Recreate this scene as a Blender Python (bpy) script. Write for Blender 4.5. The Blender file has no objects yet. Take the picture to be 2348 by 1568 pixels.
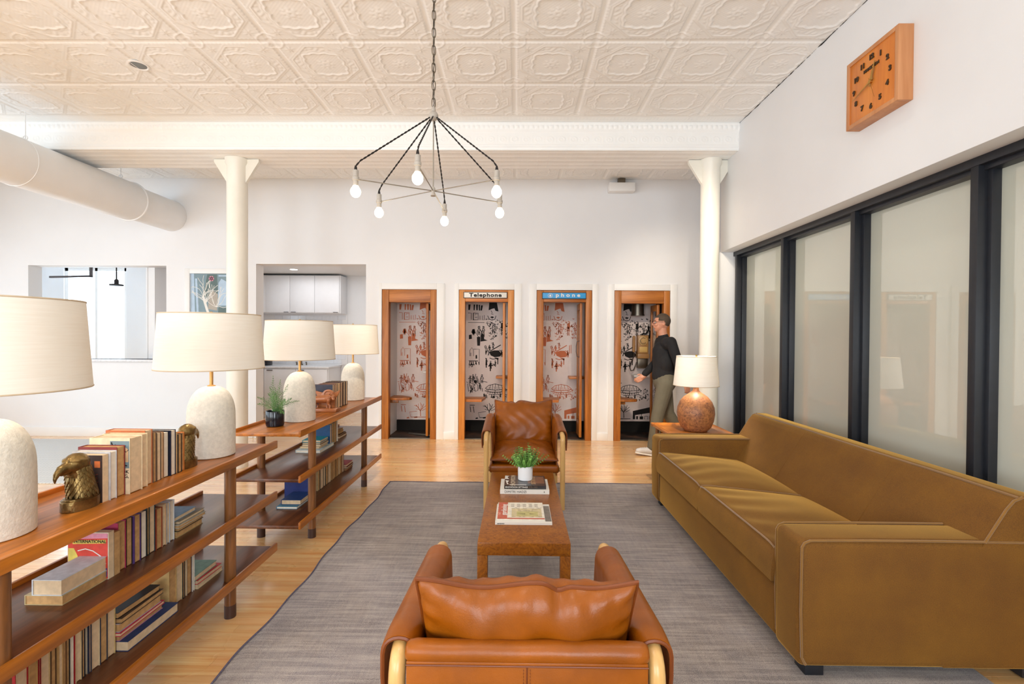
import bpy, bmesh, math, random
from mathutils import Vector, Matrix, Euler
import numpy as np
random.seed(7)
S = bpy.context.scene
C = S.collection
PI = math.pi
R = math.radians

# ------------------------------------------------------------------ camera
cam_d = bpy.data.cameras.new('camera'); cam = bpy.data.objects.new('camera', cam_d); C.objects.link(cam)
cam_d.sensor_width = 36; cam_d.sensor_fit = 'HORIZONTAL'; cam_d.lens = 36 * 1103.7 / 2348
cam_d.clip_start = 0.05; cam_d.clip_end = 200
cam.matrix_world = (Matrix.Translation((0, 0, 1.45)) @ Matrix.Rotation(0.0110, 4, 'Z')
                    @ Matrix.Rotation(PI / 2 - 0.0103, 4, 'X') @ Matrix.Rotation(0.0061, 4, 'Z'))
S.camera = cam

# ------------------------------------------------------------------ view, world, daylight and room lamps
S.view_settings.view_transform = 'Standard'; S.view_settings.look = 'None'
S.view_settings.exposure = 0.12; S.view_settings.gamma = 1.0; S.view_settings.use_curve_mapping = False
S.cycles.use_denoising = True
S.cycles.max_bounces = 10; S.cycles.diffuse_bounces = 5; S.cycles.glossy_bounces = 4
S.cycles.transmission_bounces = 6; S.cycles.sample_clamp_indirect = 6.0
S.cycles.caustics_reflective = False; S.cycles.caustics_refractive = False
W = bpy.data.worlds.new('sky'); S.world = W; W.use_nodes = True
bg = W.node_tree.nodes['Background']; bg.inputs[0].default_value = (0.86, 0.93, 1.0, 1); bg.inputs[1].default_value = 1.6

def light(name, typ, loc, energy, color, size=None, rot=(0, 0, 0), sy=None, spot=None, blend=0.6):
    d = bpy.data.lights.new(name, typ); d.energy = energy; d.color = color
    if typ == 'AREA':
        d.shape = 'RECTANGLE'; d.size = size; d.size_y = sy or size
    elif size is not None: d.shadow_soft_size = size
    if typ == 'SPOT': d.spot_size = spot; d.spot_blend = blend
    o = bpy.data.objects.new(name, d); C.objects.link(o); o.location = loc; o.rotation_euler = rot
    return o
DAY = (0.68, 0.85, 1.0); WARM = (1.0, 0.95, 0.88)
# daylight through the windows of the left wall (x = -7.8) and fill from unseen windows added behind the camera
for yy in (-1.3, 1.2, 3.7, 5.75):
    light('window_daylight', 'AREA', (-7.74, yy, 1.75), 38 if yy < 5 else 3, DAY, 1.8 if yy < 5 else 1.2, (0, R(-90), 0), 1.8)
for xx in (-5.4, -2.4, 0.6):
    light('window_daylight', 'AREA', (xx, -2.93, 1.85), 95, (0.84, 0.93, 1.0), 2.0, (R(90), 0, 0), 1.9)
light('kitchen_fill', 'AREA', (-3.5, 7.9, 2.55), 12, (0.95, 0.97, 1.0), 1.6, (0, 0, 0), 1.0)  # area lamp added under the kitchen ceiling to brighten the windowless kitchen
light('side_room_daylight', 'AREA', (-8.24, 9.50, 1.8), 105, DAY, 1.3, (R(-90), 0, 0), 2.0)

def aim(o, t):
    o.rotation_euler = (Vector(t) - o.location).to_track_quat('-Z', 'Y').to_euler()
for x, tx, e in ((-1.5, -1.45, 58), (-0.1, 0.0, 80), (1.3, 1.9, 150), (-2.6, -2.4, 14)):
    l = light('unseen_track_spot', 'SPOT', (x, 2.7, 3.55), e, (1.0, 0.86, 0.68), 0.05, spot=R(42), blend=0.9); aim(l, (tx, 6.7, 1.45))
for x, tx, e in ((-0.9, -0.9, 360), (1.2, 1.2, 380)):
    l = light('unseen_track_spot', 'SPOT', (x, 3.4, 3.55), e, (1.0, 0.88, 0.70), 0.05, spot=R(40), blend=0.9); aim(l, (tx, 5.9, 0.0))
l = light('unseen_track_spot', 'SPOT', (0.9, 2.7, 3.55), 150, (1.0, 0.84, 0.64), 0.05, spot=R(30), blend=1.0); aim(l, (2.25, 6.7, 2.15))  # extra spot added to brighten the back wall near the right column
for x, y, e in ((1.3, 1.3, 45), (-0.4, 0.2, 45), (1.5, 2.9, 30), (-2.0, 1.6, 25)):
    l = light('seating_fill_spot', 'SPOT', (x, y, 3.6), e, WARM, 0.06, spot=R(95), blend=1.0)  # warm spots added out of view above the seating
light('office_fill', 'AREA', (3.7, 2.5, 2.35), 26, (1.0, 0.93, 0.8), 1.6, (0, 0, 0), 4.5)  # area lamp added in the unseen office to light behind the glass

# ------------------------------------------------------------------ materials
def rgb(r, g, b):
    f = lambda c: (c / 255 / 12.92) if c / 255 <= 0.04045 else ((c / 255 + 0.055) / 1.055) ** 2.4
    return (f(r), f(g), f(b), 1)
class NT:
    def __init__(s, name):
        s.m = bpy.data.materials.new(name); s.m.use_nodes = True; s.t = s.m.node_tree
        s.b = s.t.nodes['Principled BSDF']; s.out = s.t.nodes['Material Output']
    def n(s, typ, **k):
        o = s.t.nodes.new(typ)
        for a, b in k.items(): setattr(o, a, b)
        return o
    def l(s, a, b): s.t.links.new(a, b)
    def coords(s, scale=(1, 1, 1), rot=(0, 0, 0)):
        t = s.n('ShaderNodeTexCoord'); m = s.n('ShaderNodeMapping'); s.l(t.outputs['Object'], m.inputs[0])
        m.inputs['Scale'].default_value = scale; m.inputs['Rotation'].default_value = rot
        return m.outputs[0]
    def noise(s, vec, scale, detail=4, rough=0.55, dist=0.0):
        n = s.n('ShaderNodeTexNoise'); s.l(vec, n.inputs['Vector'])
        n.inputs['Scale'].default_value = scale; n.inputs['Detail'].default_value = detail
        n.inputs['Roughness'].default_value = rough; n.inputs['Distortion'].default_value = dist
        return n.outputs['Fac']
    def ramp(s, fac, stops):
        r = s.n('ShaderNodeValToRGB'); s.l(fac, r.inputs[0]); e = r.color_ramp.elements
        while len(e) < len(stops): e.new(0.5)
        for i, (p, c) in enumerate(stops): e[i].position = p; e[i].color = c if len(c) == 4 else (*c, 1)
        return r.outputs[0]
    def mix(s, fac, a, b, mode='MIX'):
        m = s.n('ShaderNodeMix', data_type='RGBA', blend_type=mode)
        for i, v in ((0, fac), (6, a), (7, b)):
            if isinstance(v, (int, float, tuple)): m.inputs[i].default_value = v
            else: s.l(v, m.inputs[i])
        return m.outputs[2]
    def bump(s, h, strength=0.3, dist=0.01):
        b = s.n('ShaderNodeBump'); s.l(h, b.inputs['Height']); b.inputs['Strength'].default_value = strength
        b.inputs['Distance'].default_value = dist; s.l(b.outputs[0], s.b.inputs['Normal'])
    def set(s, **k):
        for a, v in k.items():
            i = s.b.inputs[a.replace('_', ' ')]
            if isinstance(v, (int, float, tuple)): i.default_value = v
            else: s.l(v, i)
def plain(name, col, rough=0.6, metal=0.0, var=0.06, scale=12, bump=0.0, bscale=60, bdist=0.002, **k):
    t = NT(name); v = t.coords(); n = t.noise(v, scale)
    d = tuple(max(0, c * (1 - var)) for c in col[:3]) + (1,); u = tuple(min(1, c * (1 + var)) for c in col[:3]) + (1,)
    t.set(Base_Color=t.ramp(n, [(0.35, d), (0.65, u)]), Roughness=rough, Metallic=metal)
    if bump: t.bump(t.noise(v, bscale, 3), bump, bdist)
    if k: t.set(**k)
    return t.m
def wood(name, dark, light_, rough=0.35, axis=1, scale=1.0, coat=0.0, contrast=(0.35, 0.68)):
    t = NT(name); sc = [22.0, 22.0, 22.0]; sc[axis] = 1.6
    v = t.coords(tuple(q * scale for q in sc)); n1 = t.noise(v, 1.0, 6, 0.6, 0.6)
    v2 = t.coords(tuple(q * scale * 5 for q in sc)); n2 = t.noise(v2, 1.0, 2)
    c = t.ramp(n1, [(contrast[0], dark), (contrast[1], light_)])
    c = t.mix(0.25, c, t.ramp(n2, [(0.3, dark), (0.7, light_)]))
    t.set(Base_Color=c, Roughness=rough, Coat_Weight=coat, Coat_Roughness=0.15)
    t.bump(n2, 0.06, 0.002)
    return t.m
M = {}
M['wall'] = plain('wall_paint', rgb(235, 235, 236), 0.7, var=0.012, scale=2, bump=0.04, bscale=120)
M['ceil'] = plain('ceiling_paint', rgb(244, 244, 242), 0.5, var=0.02, scale=2.5)
M['trimw'] = plain('white_trim_paint', rgb(238, 237, 235), 0.4, var=0.01, scale=3)
M['duct'] = plain('duct_paint', rgb(236, 236, 236), 0.5, var=0.015, scale=4, bump=0.05, bscale=30)
M['column'] = plain('column_paint', rgb(236, 233, 222), 0.35, var=0.02, scale=5, bump=0.15, bscale=14, bdist=0.004)
M['black_frame'] = plain('black_frame_paint', rgb(30, 32, 38), 0.4, var=0.08, scale=20)
M['gap'] = plain('dark_gap', rgb(18, 15, 13), 0.9)
WD, WL = rgb(118, 64, 14), rgb(204, 120, 36)
M['shelf_x'] = wood('shelf_walnut', WD, WL, 0.32, 1, 0.7, 0.1)
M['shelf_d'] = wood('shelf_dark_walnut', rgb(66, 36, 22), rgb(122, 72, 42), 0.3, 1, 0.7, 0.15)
M['shelf_z'] = wood('shelf_post_walnut', rgb(88, 52, 24), rgb(160, 102, 52), 0.35, 2, 0.8, 0.1)
M['shelf_cap'] = plain('dark_post_cap', rgb(66, 42, 34), 0.5)
M['oak_z'] = wood('booth_wood_upright', rgb(136, 74, 24), rgb(204, 128, 54), 0.4, 2, 0.6)
M['oak_x'] = wood('booth_wood_crosswise', rgb(142, 78, 26), rgb(208, 132, 58), 0.4, 0, 0.6)
M['oak2_z'] = wood('booth_light_wood_upright', rgb(184, 110, 44), rgb(226, 154, 78), 0.35, 2, 0.6)
M['oak2_x'] = wood('booth_light_wood_crosswise', rgb(184, 104, 42), rgb(224, 146, 72), 0.35, 0, 0.6)
M['ash'] = wood('pale_ash', rgb(196, 148, 84), rgb(226, 184, 118), 0.35, 2, 0.5, 0.2)
M['clockw'] = wood('clock_wood', rgb(196, 106, 34), rgb(226, 142, 56), 0.35, 2, 0.5, 0.1)
M['clockside'] = wood('clock_side_wood', rgb(186, 122, 74), rgb(206, 146, 98), 0.45, 2, 0.6)
M['brass'] = plain('brass', rgb(196, 156, 88), 0.3, 1.0)
M['brasswood'] = plain('satin_brass_rod', rgb(206, 156, 92), 0.35, 0.6)
M['bronze'] = plain('antique_bronze', rgb(128, 104, 62), 0.36, 0.85, var=0.35, scale=30, bump=0.35, bscale=70, bdist=0.006)
M['carved'] = wood('carved_wood', rgb(132, 70, 34), rgb(196, 124, 72), 0.35, 0, 1.5, 0.2)
M['ceramic'] = plain('matte_white_ceramic', rgb(224, 217, 203), 0.85, var=0.07, scale=60, bump=0.6, bscale=90, bdist=0.004)
M['potb'] = plain('glossy_black_pot', rgb(18, 20, 30), 0.15)
M['potw'] = plain('white_pot', rgb(238, 238, 240), 0.4, var=0.01)
M['soil'] = plain('soil', rgb(60, 42, 28), 0.9, var=0.3, scale=60)
M['fern'] = plain('fern_green', rgb(108, 156, 92), 0.6, var=0.3, scale=30)
M['leaf'] = plain('leaf_green', rgb(120, 168, 78), 0.5, var=0.3, scale=25)
M['stem'] = plain('stem_green', rgb(98, 120, 62), 0.6)
M['page'] = plain('page_paper', rgb(226, 198, 160), 0.85, var=0.08, scale=40, bump=0.2, bscale=150)
M['page2'] = plain('yellowed_page_paper', rgb(198, 154, 100), 0.85, var=0.14, scale=40, bump=0.2, bscale=150)
M['pagew'] = plain('white_page_paper', rgb(236, 224, 204), 0.85, var=0.05, scale=40, bump=0.2, bscale=150)
M['rod'] = plain('grey_metal_rod', rgb(150, 142, 130), 0.4, 0.7)
M['socket'] = plain('grey_porcelain_socket', rgb(168, 160, 150), 0.5)
M['cord'] = plain('black_cord', rgb(30, 24, 22), 0.8)
M['cordb'] = plain('brown_cord_strand', rgb(84, 62, 48), 0.8)
M['steel'] = plain('dull_steel', rgb(120, 112, 100), 0.35, 0.9)
M['white_lac'] = plain('white_cabinet_lacquer', rgb(238, 238, 240), 0.35, var=0.01)
M['counter'] = plain('pale_stone_counter', rgb(226, 227, 230), 0.3, var=0.08, scale=40)
M['tile'] = plain('white_glazed_tile', rgb(232, 234, 238), 0.12, var=0.03, scale=8)
M['handle'] = plain('dark_bronze_handle', rgb(84, 76, 74), 0.4, 0.5)
M['ink'] = plain('black_ink', rgb(26, 22, 22), 0.8)
M['inko'] = plain('orange_ink', rgb(206, 116, 78), 0.8)
M['paper'] = plain('wallpaper_ground', rgb(238, 224, 220), 0.75, var=0.02)
M['signw'] = plain('sign_white', rgb(228, 224, 216), 0.4, var=0.01)
M['signb'] = plain('sign_blue', rgb(54, 154, 216), 0.4, var=0.02)
M['velour'] = None

t = NT('mustard_mohair_velvet'); v = t.coords()
n = t.noise(v, 3.2, 5, 0.6); n2 = t.noise(v, 320, 2)
c = t.ramp(n, [(0.3, rgb(94, 54, 2)), (0.7, rgb(124, 80, 8))]); c = t.mix(0.35, c, t.ramp(n2, [(0.3, rgb(72, 40, 1)), (0.7, rgb(142, 96, 16))]))
t.set(Base_Color=c, Roughness=0.85, Sheen_Weight=1.0, Sheen_Roughness=0.32, Sheen_Tint=rgb(244, 192, 100)); t.bump(n2, 0.25, 0.002)
M['velour'] = t.m
M['piping'] = plain('velvet_piping', rgb(126, 84, 14), 0.8, Sheen_Weight=0.5)

t = NT('cognac_leather'); v = t.coords(); n = t.noise(v, 5, 4); n2 = t.noise(v, 9, 3, 0.5, 1.2)
vo = t.n('ShaderNodeTexVoronoi'); t.l(v, vo.inputs[0]); vo.inputs['Scale'].default_value = 260
c = t.ramp(n, [(0.3, rgb(122, 62, 4)), (0.7, rgb(158, 84, 8))])
t.set(Base_Color=c, Roughness=t.ramp(n2, [(0.3, (0.3,) * 3), (0.7, (0.42,) * 3)]), Specular_IOR_Level=0.36)
ad = t.n('ShaderNodeMath', operation='MULTIPLY_ADD'); t.l(vo.outputs['Distance'], ad.inputs[0]); ad.inputs[1].default_value = 0.12; t.l(n2, ad.inputs[2])
t.bump(ad.outputs[0], 0.16, 0.008); M['leather'] = t.m
M['leather_edge'] = plain('leather_piping', rgb(112, 52, 6), 0.45)

t = NT('burl_wood'); v = t.coords(); n = t.noise(v, 26, 8, 0.65, 2.5); n2 = t.noise(v, 5, 3, 0.5, 1.0)
c = t.ramp(n, [(0.3, rgb(84, 38, 2)), (0.5, rgb(142, 80, 10)), (0.72, rgb(176, 108, 20))])
c = t.mix(0.35, c, t.ramp(n2, [(0.3, rgb(106, 52, 4)), (0.7, rgb(164, 98, 16))]))
t.set(Base_Color=c, Roughness=0.3, Specular_IOR_Level=0.35, Coat_Weight=0.05); M['burl'] = t.m

t = NT('floor_planks'); at_ = t.n('ShaderNodeAttribute', attribute_name='tint'); v = t.coords((1.4, 26, 26)); n = t.noise(v, 1.0, 6, 0.62, 0.8)
v3 = t.coords(); n3 = t.noise(v3, 1.3, 4, 0.6)
c = t.ramp(n, [(0.32, rgb(236, 168, 98)), (0.68, rgb(253, 216, 154))])
c = t.mix(0.5, c, at_.outputs['Color'], 'MULTIPLY'); c = t.mix(t.ramp(n3, [(0.42, (0,) * 3), (0.75, (0.35,) * 3)]), c, rgb(176, 124, 92))
t.set(Base_Color=c, Roughness=t.ramp(n3, [(0.3, (0.2,) * 3), (0.7, (0.36,) * 3)]), Coat_Weight=1.0, Coat_Roughness=0.2, Coat_IOR=1.6); t.bump(n, 0.05, 0.002)
M['floor'] = t.m
M['subfloor'] = plain('dark_subfloor', rgb(84, 46, 26), 0.8)

t = NT('faded_vintage_rug'); v = t.coords(); n = t.noise(v, 1.6, 6, 0.65, 0.3); n2 = t.noise(t.coords((3, 55, 30)), 1.0, 5, 0.7); n3 = t.noise(t.coords((60, 7, 30)), 1.0, 4, 0.7); n4 = t.noise(v, 330, 2)
c = t.ramp(n, [(0.40, rgb(84, 72, 78)), (0.5, rgb(136, 118, 106)), (0.60, rgb(182, 170, 164))]); nh = t.noise(v, 0.9, 3, 0.5); c = t.mix(t.ramp(nh, [(0.42, (0,) * 3), (0.6, (0.5,) * 3)]), c, rgb(158, 154, 170))
c = t.mix(0.5, c, t.ramp(n2, [(0.40, rgb(66, 54, 62)), (0.60, rgb(198, 184, 174))])); c = t.mix(0.25, c, t.ramp(n3, [(0.36, rgb(84, 74, 80)), (0.64, rgb(172, 156, 142))]))
c = t.mix(0.3, c, t.ramp(n4, [(0.42, rgb(46, 38, 42)), (0.58, rgb(204, 190, 176))]))
t.set(Base_Color=c, Roughness=0.95, Sheen_Weight=0.3); t.bump(n4, 0.4, 0.004); M['rug'] = t.m
M['rug_edge'] = plain('rug_selvedge', rgb(96, 90, 108), 0.9, var=0.2, scale=80)

t = NT('woven_grey_mat'); v = t.coords((1, 1, 1), (0, 0, R(45))); ck = t.n('ShaderNodeTexChecker'); t.l(v, ck.inputs[0]); ck.inputs[3].default_value = 40
t.set(Base_Color=t.mix(ck.outputs[1], rgb(232, 231, 228), rgb(188, 189, 188)), Roughness=0.95); M['mat'] = t.m

t = NT('lamp_shade_linen'); v = t.coords((8, 8, 260)); n = t.noise(v, 1.0, 2)
t.set(Base_Color=t.ramp(n, [(0.3, rgb(246, 239, 228)), (0.7, rgb(251, 246, 237))]), Roughness=0.9)
tr = t.n('ShaderNodeBsdfTranslucent'); tr.inputs[0].default_value = (1.0, 0.97, 0.92, 1)
mx = t.n('ShaderNodeMixShader'); mx.inputs[0].default_value = 0.22; t.l(t.b.outputs[0], mx.inputs[1]); t.l(tr.outputs[0], mx.inputs[2]); t.l(mx.outputs[0], t.out.inputs[0])
M['shade'] = t.m

def emit(name, col, s):
    t = NT(name); t.set(Base_Color=(*col, 1), Emission_Color=(*col, 1), Emission_Strength=s); return t.m
M['bulb'] = emit('glowing_bulb', (1.0, 0.82, 0.55), 14)
M['bulb_in'] = emit('lamp_bulb', (1.0, 0.84, 0.62), 9)
M['downl'] = emit('downlight_glow', (1.0, 0.93, 0.85), 3)
M['skyglow'] = emit('bright_window_view', (0.93, 0.97, 1.0), 1.5)

t = NT('clear_glass'); t.set(Base_Color=(1, 1, 1, 1), Roughness=0.02, Transmission_Weight=1.0, IOR=1.45); M['glass'] = t.m
t = NT('frosted_office_glass'); v = t.coords(); n = t.noise(v, 0.5, 2)
t.set(Base_Color=t.ramp(n, [(0.3, rgb(196, 198, 182)), (0.7, rgb(208, 203, 188))]), Roughness=0.5, Specular_IOR_Level=0.5, Coat_Weight=1.0, Coat_Roughness=0.012, Coat_IOR=2.1)
M['frost'] = t.m

t = NT('cork_glazed_ceramic'); v = t.coords(); n = t.noise(v, 46, 8, 0.75, 0.5); n2 = t.noise(v, 7, 3)
c = t.ramp(n, [(0.40, rgb(70, 36, 18)), (0.48, rgb(150, 88, 46)), (0.66, rgb(196, 134, 78))])
t.set(Base_Color=t.mix(0.3, c, t.ramp(n2, [(0.3, rgb(140, 96, 84)), (0.7, rgb(212, 148, 90))])), Roughness=0.45); t.bump(n, 0.35, 0.003); M['gourd'] = t.m

t = NT('booth_dark_floor'); v = t.coords(); n = t.noise(v, 3, 3); t.set(Base_Color=t.ramp(n, [(0.45, rgb(22, 16, 13)), (0.6, rgb(74, 48, 32))]), Roughness=0.6); M['bfloor'] = t.m

_cl = {}
def cloth(col, rough=0.6):
    k = tuple(col)
    if k not in _cl: _cl[k] = plain('book_cover_%d_%d_%d' % k, rgb(*col), rough, var=0.12, scale=30, bump=0.1, bscale=200)
    return _cl[k]

# ------------------------------------------------------------------ mesh helpers
def NB(): return bmesh.new()
def mvs(vs, X):
    if X is not None:
        for v in vs: v.co = X @ v.co
def bx(bm, lo, hi, r=0.0, seg=2, X=None):
    g = bmesh.ops.create_cube(bm, size=1.0)['verts']
    for v in g: v.co = Vector([lo[i] + (v.co[i] + 0.5) * (hi[i] - lo[i]) for i in range(3)])
    if r > 0:
        es = list({e for v in g for e in v.link_edges})
        q = bmesh.ops.bevel(bm, geom=es, offset=r, segments=seg, profile=0.5, affect='EDGES', clamp_overlap=True)
        g = list({v for f in q['faces'] for v in f.verts} | {v for v in g if v.is_valid})
    mvs(g, X); return g
def frame_of(d):
    d = Vector(d).normalized(); up = Vector((0, 0, 1)) if abs(d.z) < 0.95 else Vector((1, 0, 0))
    a = d.cross(up).normalized(); return a, a.cross(d).normalized()
def tube(bm, pts, r, n=10, closed=False, cap=True, sq=1.0, X=None):
    pts = [Vector(p) for p in pts]; N = len(pts); rings = []; a = None; new = []
    rr = r if isinstance(r, (list, tuple)) else [r] * N
    for i, p in enumerate(pts):
        if closed: d = pts[(i + 1) % N] - pts[i - 1]
        else: d = pts[min(i + 1, N - 1)] - pts[max(i - 1, 0)]
        d = d.normalized() if d.length > 1e-9 else Vector((0, 0, 1))
        if a is None: a, b = frame_of(d)
        else:
            a = a - d * a.dot(d); a = a.normalized() if a.length > 1e-6 else frame_of(d)[0]
            b = a.cross(d).normalized()
        ring = [bm.verts.new(p + (a * math.cos(2 * PI * k / n) + b * sq * math.sin(2 * PI * k / n)) * rr[i]) for k in range(n)]
        rings.append(ring); new += ring
    for i in range(N if closed else N - 1):
        A, B = rings[i], rings[(i + 1) % N]
        for k in range(n): bm.faces.new((A[k], A[(k + 1) % n], B[(k + 1) % n], B[k]))
    if cap and not closed:
        bm.faces.new(rings[0][::-1]); bm.faces.new(rings[-1])
    mvs(new, X); return new
def cyl(bm, p0, p1, r0, r1=None, n=16, X=None):
    return tube(bm, [p0, p1], [r0, r0 if r1 is None else r1], n, X=X)
def lathe(bm, prof, n=32, c=(0, 0, 0), X=None, cap=True):
    rings = []; new = []
    for r, z in prof:
        ring = [bm.verts.new((c[0] + r * math.cos(2 * PI * k / n), c[1] + r * math.sin(2 * PI * k / n), c[2] + z)) for k in range(n)]
        rings.append(ring); new += ring
    for A, B in zip(rings, rings[1:]):
        for k in range(n): bm.faces.new((A[k], A[(k + 1) % n], B[(k + 1) % n], B[k]))
    if cap: bm.faces.new(rings[0][::-1]); bm.faces.new(rings[-1])
    mvs(new, X); return new
def sph(bm, c, r, n=16, X=None):
    r = (r, r, r) if isinstance(r, (int, float)) else r
    g = bmesh.ops.create_uvsphere(bm, u_segments=n, v_segments=max(6, n // 2 + 2), radius=1.0)['verts']
    for v in g: v.co = Vector((c[0] + v.co.x * r[0], c[1] + v.co.y * r[1], c[2] + v.co.z * r[2]))
    mvs(g, X); return g
def prism(bm, poly, d0, d1, axis='y', X=None, r=0.0):
    """poly = 2D points; axis 'y': (x,z) extruded along y; 'z': (x,y); 'x': (y,z)"""
    def P(a, b, d): return {'y': (a, d, b), 'z': (a, b, d), 'x': (d, a, b)}[axis]
    A = [bm.verts.new(P(a, b, d0)) for a, b in poly]; B = [bm.verts.new(P(a, b, d1)) for a, b in poly]; n = len(poly)
    fs = [bm.faces.new(A[::-1]), bm.faces.new(B)]
    for k in range(n): fs.append(bm.faces.new((A[k], A[(k + 1) % n], B[(k + 1) % n], B[k])))
    g = A + B
    if r > 0:
        es = list({e for f in fs for e in f.edges})
        q = bmesh.ops.bevel(bm, geom=es, offset=r, segments=3, profile=0.5, affect='EDGES', clamp_overlap=True)
        g = list({v for f in q['faces'] for v in f.verts} | {v for v in g if v.is_valid})
    mvs(g, X); return g
def grid(bm, fn, nu, nv):
    V = [[bm.verts.new(fn(i / nu, j / nv)) for j in range(nv + 1)] for i in range(nu + 1)]
    for i in range(nu):
        for j in range(nv): bm.faces.new((V[i][j], V[i + 1][j], V[i + 1][j + 1], V[i][j + 1]))
def tomesh(name, bm, m=None, smooth=40):
    bmesh.ops.recalc_face_normals(bm, faces=bm.faces)
    me = bpy.data.meshes.new(name); bm.to_mesh(me); bm.free()
    if m is not None: me.materials.append(m)
    if smooth:
        me.shade_smooth(); me.set_sharp_from_angle(angle=R(smooth))
    return me
def obj(name, bm, m=None, parent=None, smooth=40, loc=None):
    me = tomesh(name, bm, m, smooth) if isinstance(bm, bmesh.types.BMesh) else bm
    o = bpy.data.objects.new(name, me); C.objects.link(o)
    if parent is not None: o.parent = parent
    if loc is not None: o.location = loc
    return o
def tag(o, label, cat, group=None):
    o['label'] = label; o['category'] = cat
    if group: o['group'] = group
    return o
def thing(name, label, cat, loc=(0, 0, 0), rz=0.0, group=None):
    o = bpy.data.objects.new(name, None); o.empty_display_size = 0.1; C.objects.link(o)
    o.location = loc; o.rotation_euler = (0, 0, rz); return tag(o, label, cat, group)
def struct(name, bm, m, parent=None, smooth=40):
    o = obj(name, bm, m, parent, smooth)
    if parent is None: o['kind'] = 'structure'
    return o
def inst(o, loc, parent, rz=0.0):
    c = o.copy(); C.objects.link(c); c.location = loc; c.rotation_euler = (0, 0, rz); c.parent = parent; return c
def copy_tree(o, parent=None):
    c = o.copy(); C.objects.link(c); c.parent = parent
    for ch in list(o.children): copy_tree(ch, c)
    return c
def remesh(o, vox, it=4):
    m = o.modifiers.new('merge', 'REMESH'); m.mode = 'VOXEL'; m.voxel_size = vox; m.use_smooth_shade = True
    s = o.modifiers.new('soften', 'SMOOTH'); s.iterations = it; s.factor = 0.5
    return o
def limb(bm, pts, n=12):
    """tapered round-ended limb through [(x,y,z,r),...]"""
    for q in pts: sph(bm, q[:3], q[3], n)
    for a, b in zip(pts, pts[1:]): cyl(bm, a[:3], b[:3], a[3], b[3], n)
def textmesh(s, size, m, name='lettering', bold=0.0, parent=None, X=None, spacing=1.0, align='CENTER', ext=0.0004):
    cu = bpy.data.curves.new(name, 'FONT'); cu.body = s; cu.size = size; cu.align_x = align; cu.align_y = 'CENTER'
    cu.offset = bold; cu.space_character = spacing; cu.extrude = ext; cu.resolution_u = 3
    tmp = bpy.data.objects.new(name, cu); me = bpy.data.meshes.new_from_object(tmp)
    bpy.data.objects.remove(tmp); me.name = name; me.materials.clear(); me.materials.append(m)
    o = bpy.data.objects.new(name, me); C.objects.link(o)
    if parent is not None: o.parent = parent
    if X is not None: me.transform(X)
    return o
ROTX90 = Matrix.Rotation(PI / 2, 4, 'X')      # text standing up, readable from -y
# ================================================================== SETTING
YB = 6.777; HC = 3.666; XW = 2.264; XL = -7.8; YF = -3.0
def multi(boxes, r=0.0):
    bm = NB()
    for lo, hi in boxes: bx(bm, lo, hi, r)
    return bm

# ---- floor: narrow boards running left to right, joints recessed
floor = struct('floor', multi([((XL - 2.4, YF, -0.2), (4.9, 9.6, -0.014))]), M['subfloor'])
def in_rug(x0, x1, y): return y < 4.74 and x0 > -1.24 and x1 < 2.6
cand = []; rnd = random.Random(3); PW = 0.0605; nrow = int((9.3 - YF) / PW)
for j in range(nrow):
    y0 = YF + j * PW; x = XL - 0.3 - rnd.random() * 2 if y0 < 6.9 else -10.0 + rnd.random()
    xe = 3.1 if y0 < 6.9 else -1.9
    while x < xe:
        L = rnd.uniform(0.9, 2.4); x1 = min(x + L, xe)
        if x1 > XL - 0.3 or y0 > 6.9:
            k = rnd.uniform(0.76, 1.0); tint = (k, k * rnd.uniform(0.93, 1.0), k * rnd.uniform(0.86, 1.0))
            if rnd.random() < 0.08: tint = (0.62, 0.5, 0.42)
            cand.append((max(x, XL - 2.2), y0, x1, tint))
        x = x1
def seen(c):
    x0, y0, x1, _ = c
    if y0 < 1.9 or y0 > 6.7: return 0
    lim = 1.06 * y0; a, b = max(x0, -lim), min(x1, lim)
    if y0 < 4.74: b = min(b, -1.25)
    return max(0, b - a) / (y0 * y0)
cand.sort(key=seen, reverse=True)
def plank(bm, c):
    x0, y0, x1, tint = c
    g = bx(bm, (x0 + 0.0006, y0 + 0.0007, -0.014), (x1 - 0.0006, y0 + PW - 0.0007, 0.0))
    lay = bm.faces.layers.int.get('t') or bm.faces.layers.int.new('t')
    return g
def paint(me, tints):
    a = me.color_attributes.new('tint', 'FLOAT_COLOR', 'CORNER'); arr = []
    for i, p in enumerate(me.polygons): arr += list((*tints[i // 6], 1.0)) * p.loop_total
    a.data.foreach_set('color', arr)
for c in cand[:300]:
    bm = NB(); bx(bm, (c[0] + 0.0006, c[1] + 0.0008, -0.014), (c[2] - 0.0006, c[1] + PW - 0.0008, 0.0))
    me = tomesh('floorboard', bm, M['floor'], 0); paint(me, [c[3]]); obj('floorboard', me, parent=floor)
vs, fs, tn = [], [], []
for c in cand[300:]:
    b = len(vs); x0, y0, x1 = c[0] + 0.0006, c[1] + 0.0008, c[2] - 0.0006; y1 = c[1] + PW - 0.0008
    vs += [(x0, y0, -.014), (x1, y0, -.014), (x1, y1, -.014), (x0, y1, -.014), (x0, y0, 0), (x1, y0, 0), (x1, y1, 0), (x0, y1, 0)]
    fs += [(b, b + 3, b + 2, b + 1), (b + 4, b + 5, b + 6, b + 7), (b, b + 1, b + 5, b + 4), (b + 1, b + 2, b + 6, b + 5), (b + 2, b + 3, b + 7, b + 6), (b + 3, b, b + 4, b + 7)]
    tn.append(c[3])
me = bpy.data.meshes.new('floorboards'); me.from_pydata(vs, [], fs); me.materials.append(M['floor']); paint(me, tn)
o = obj('floorboards', me, parent=floor); o['kind'] = 'stuff'

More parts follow.
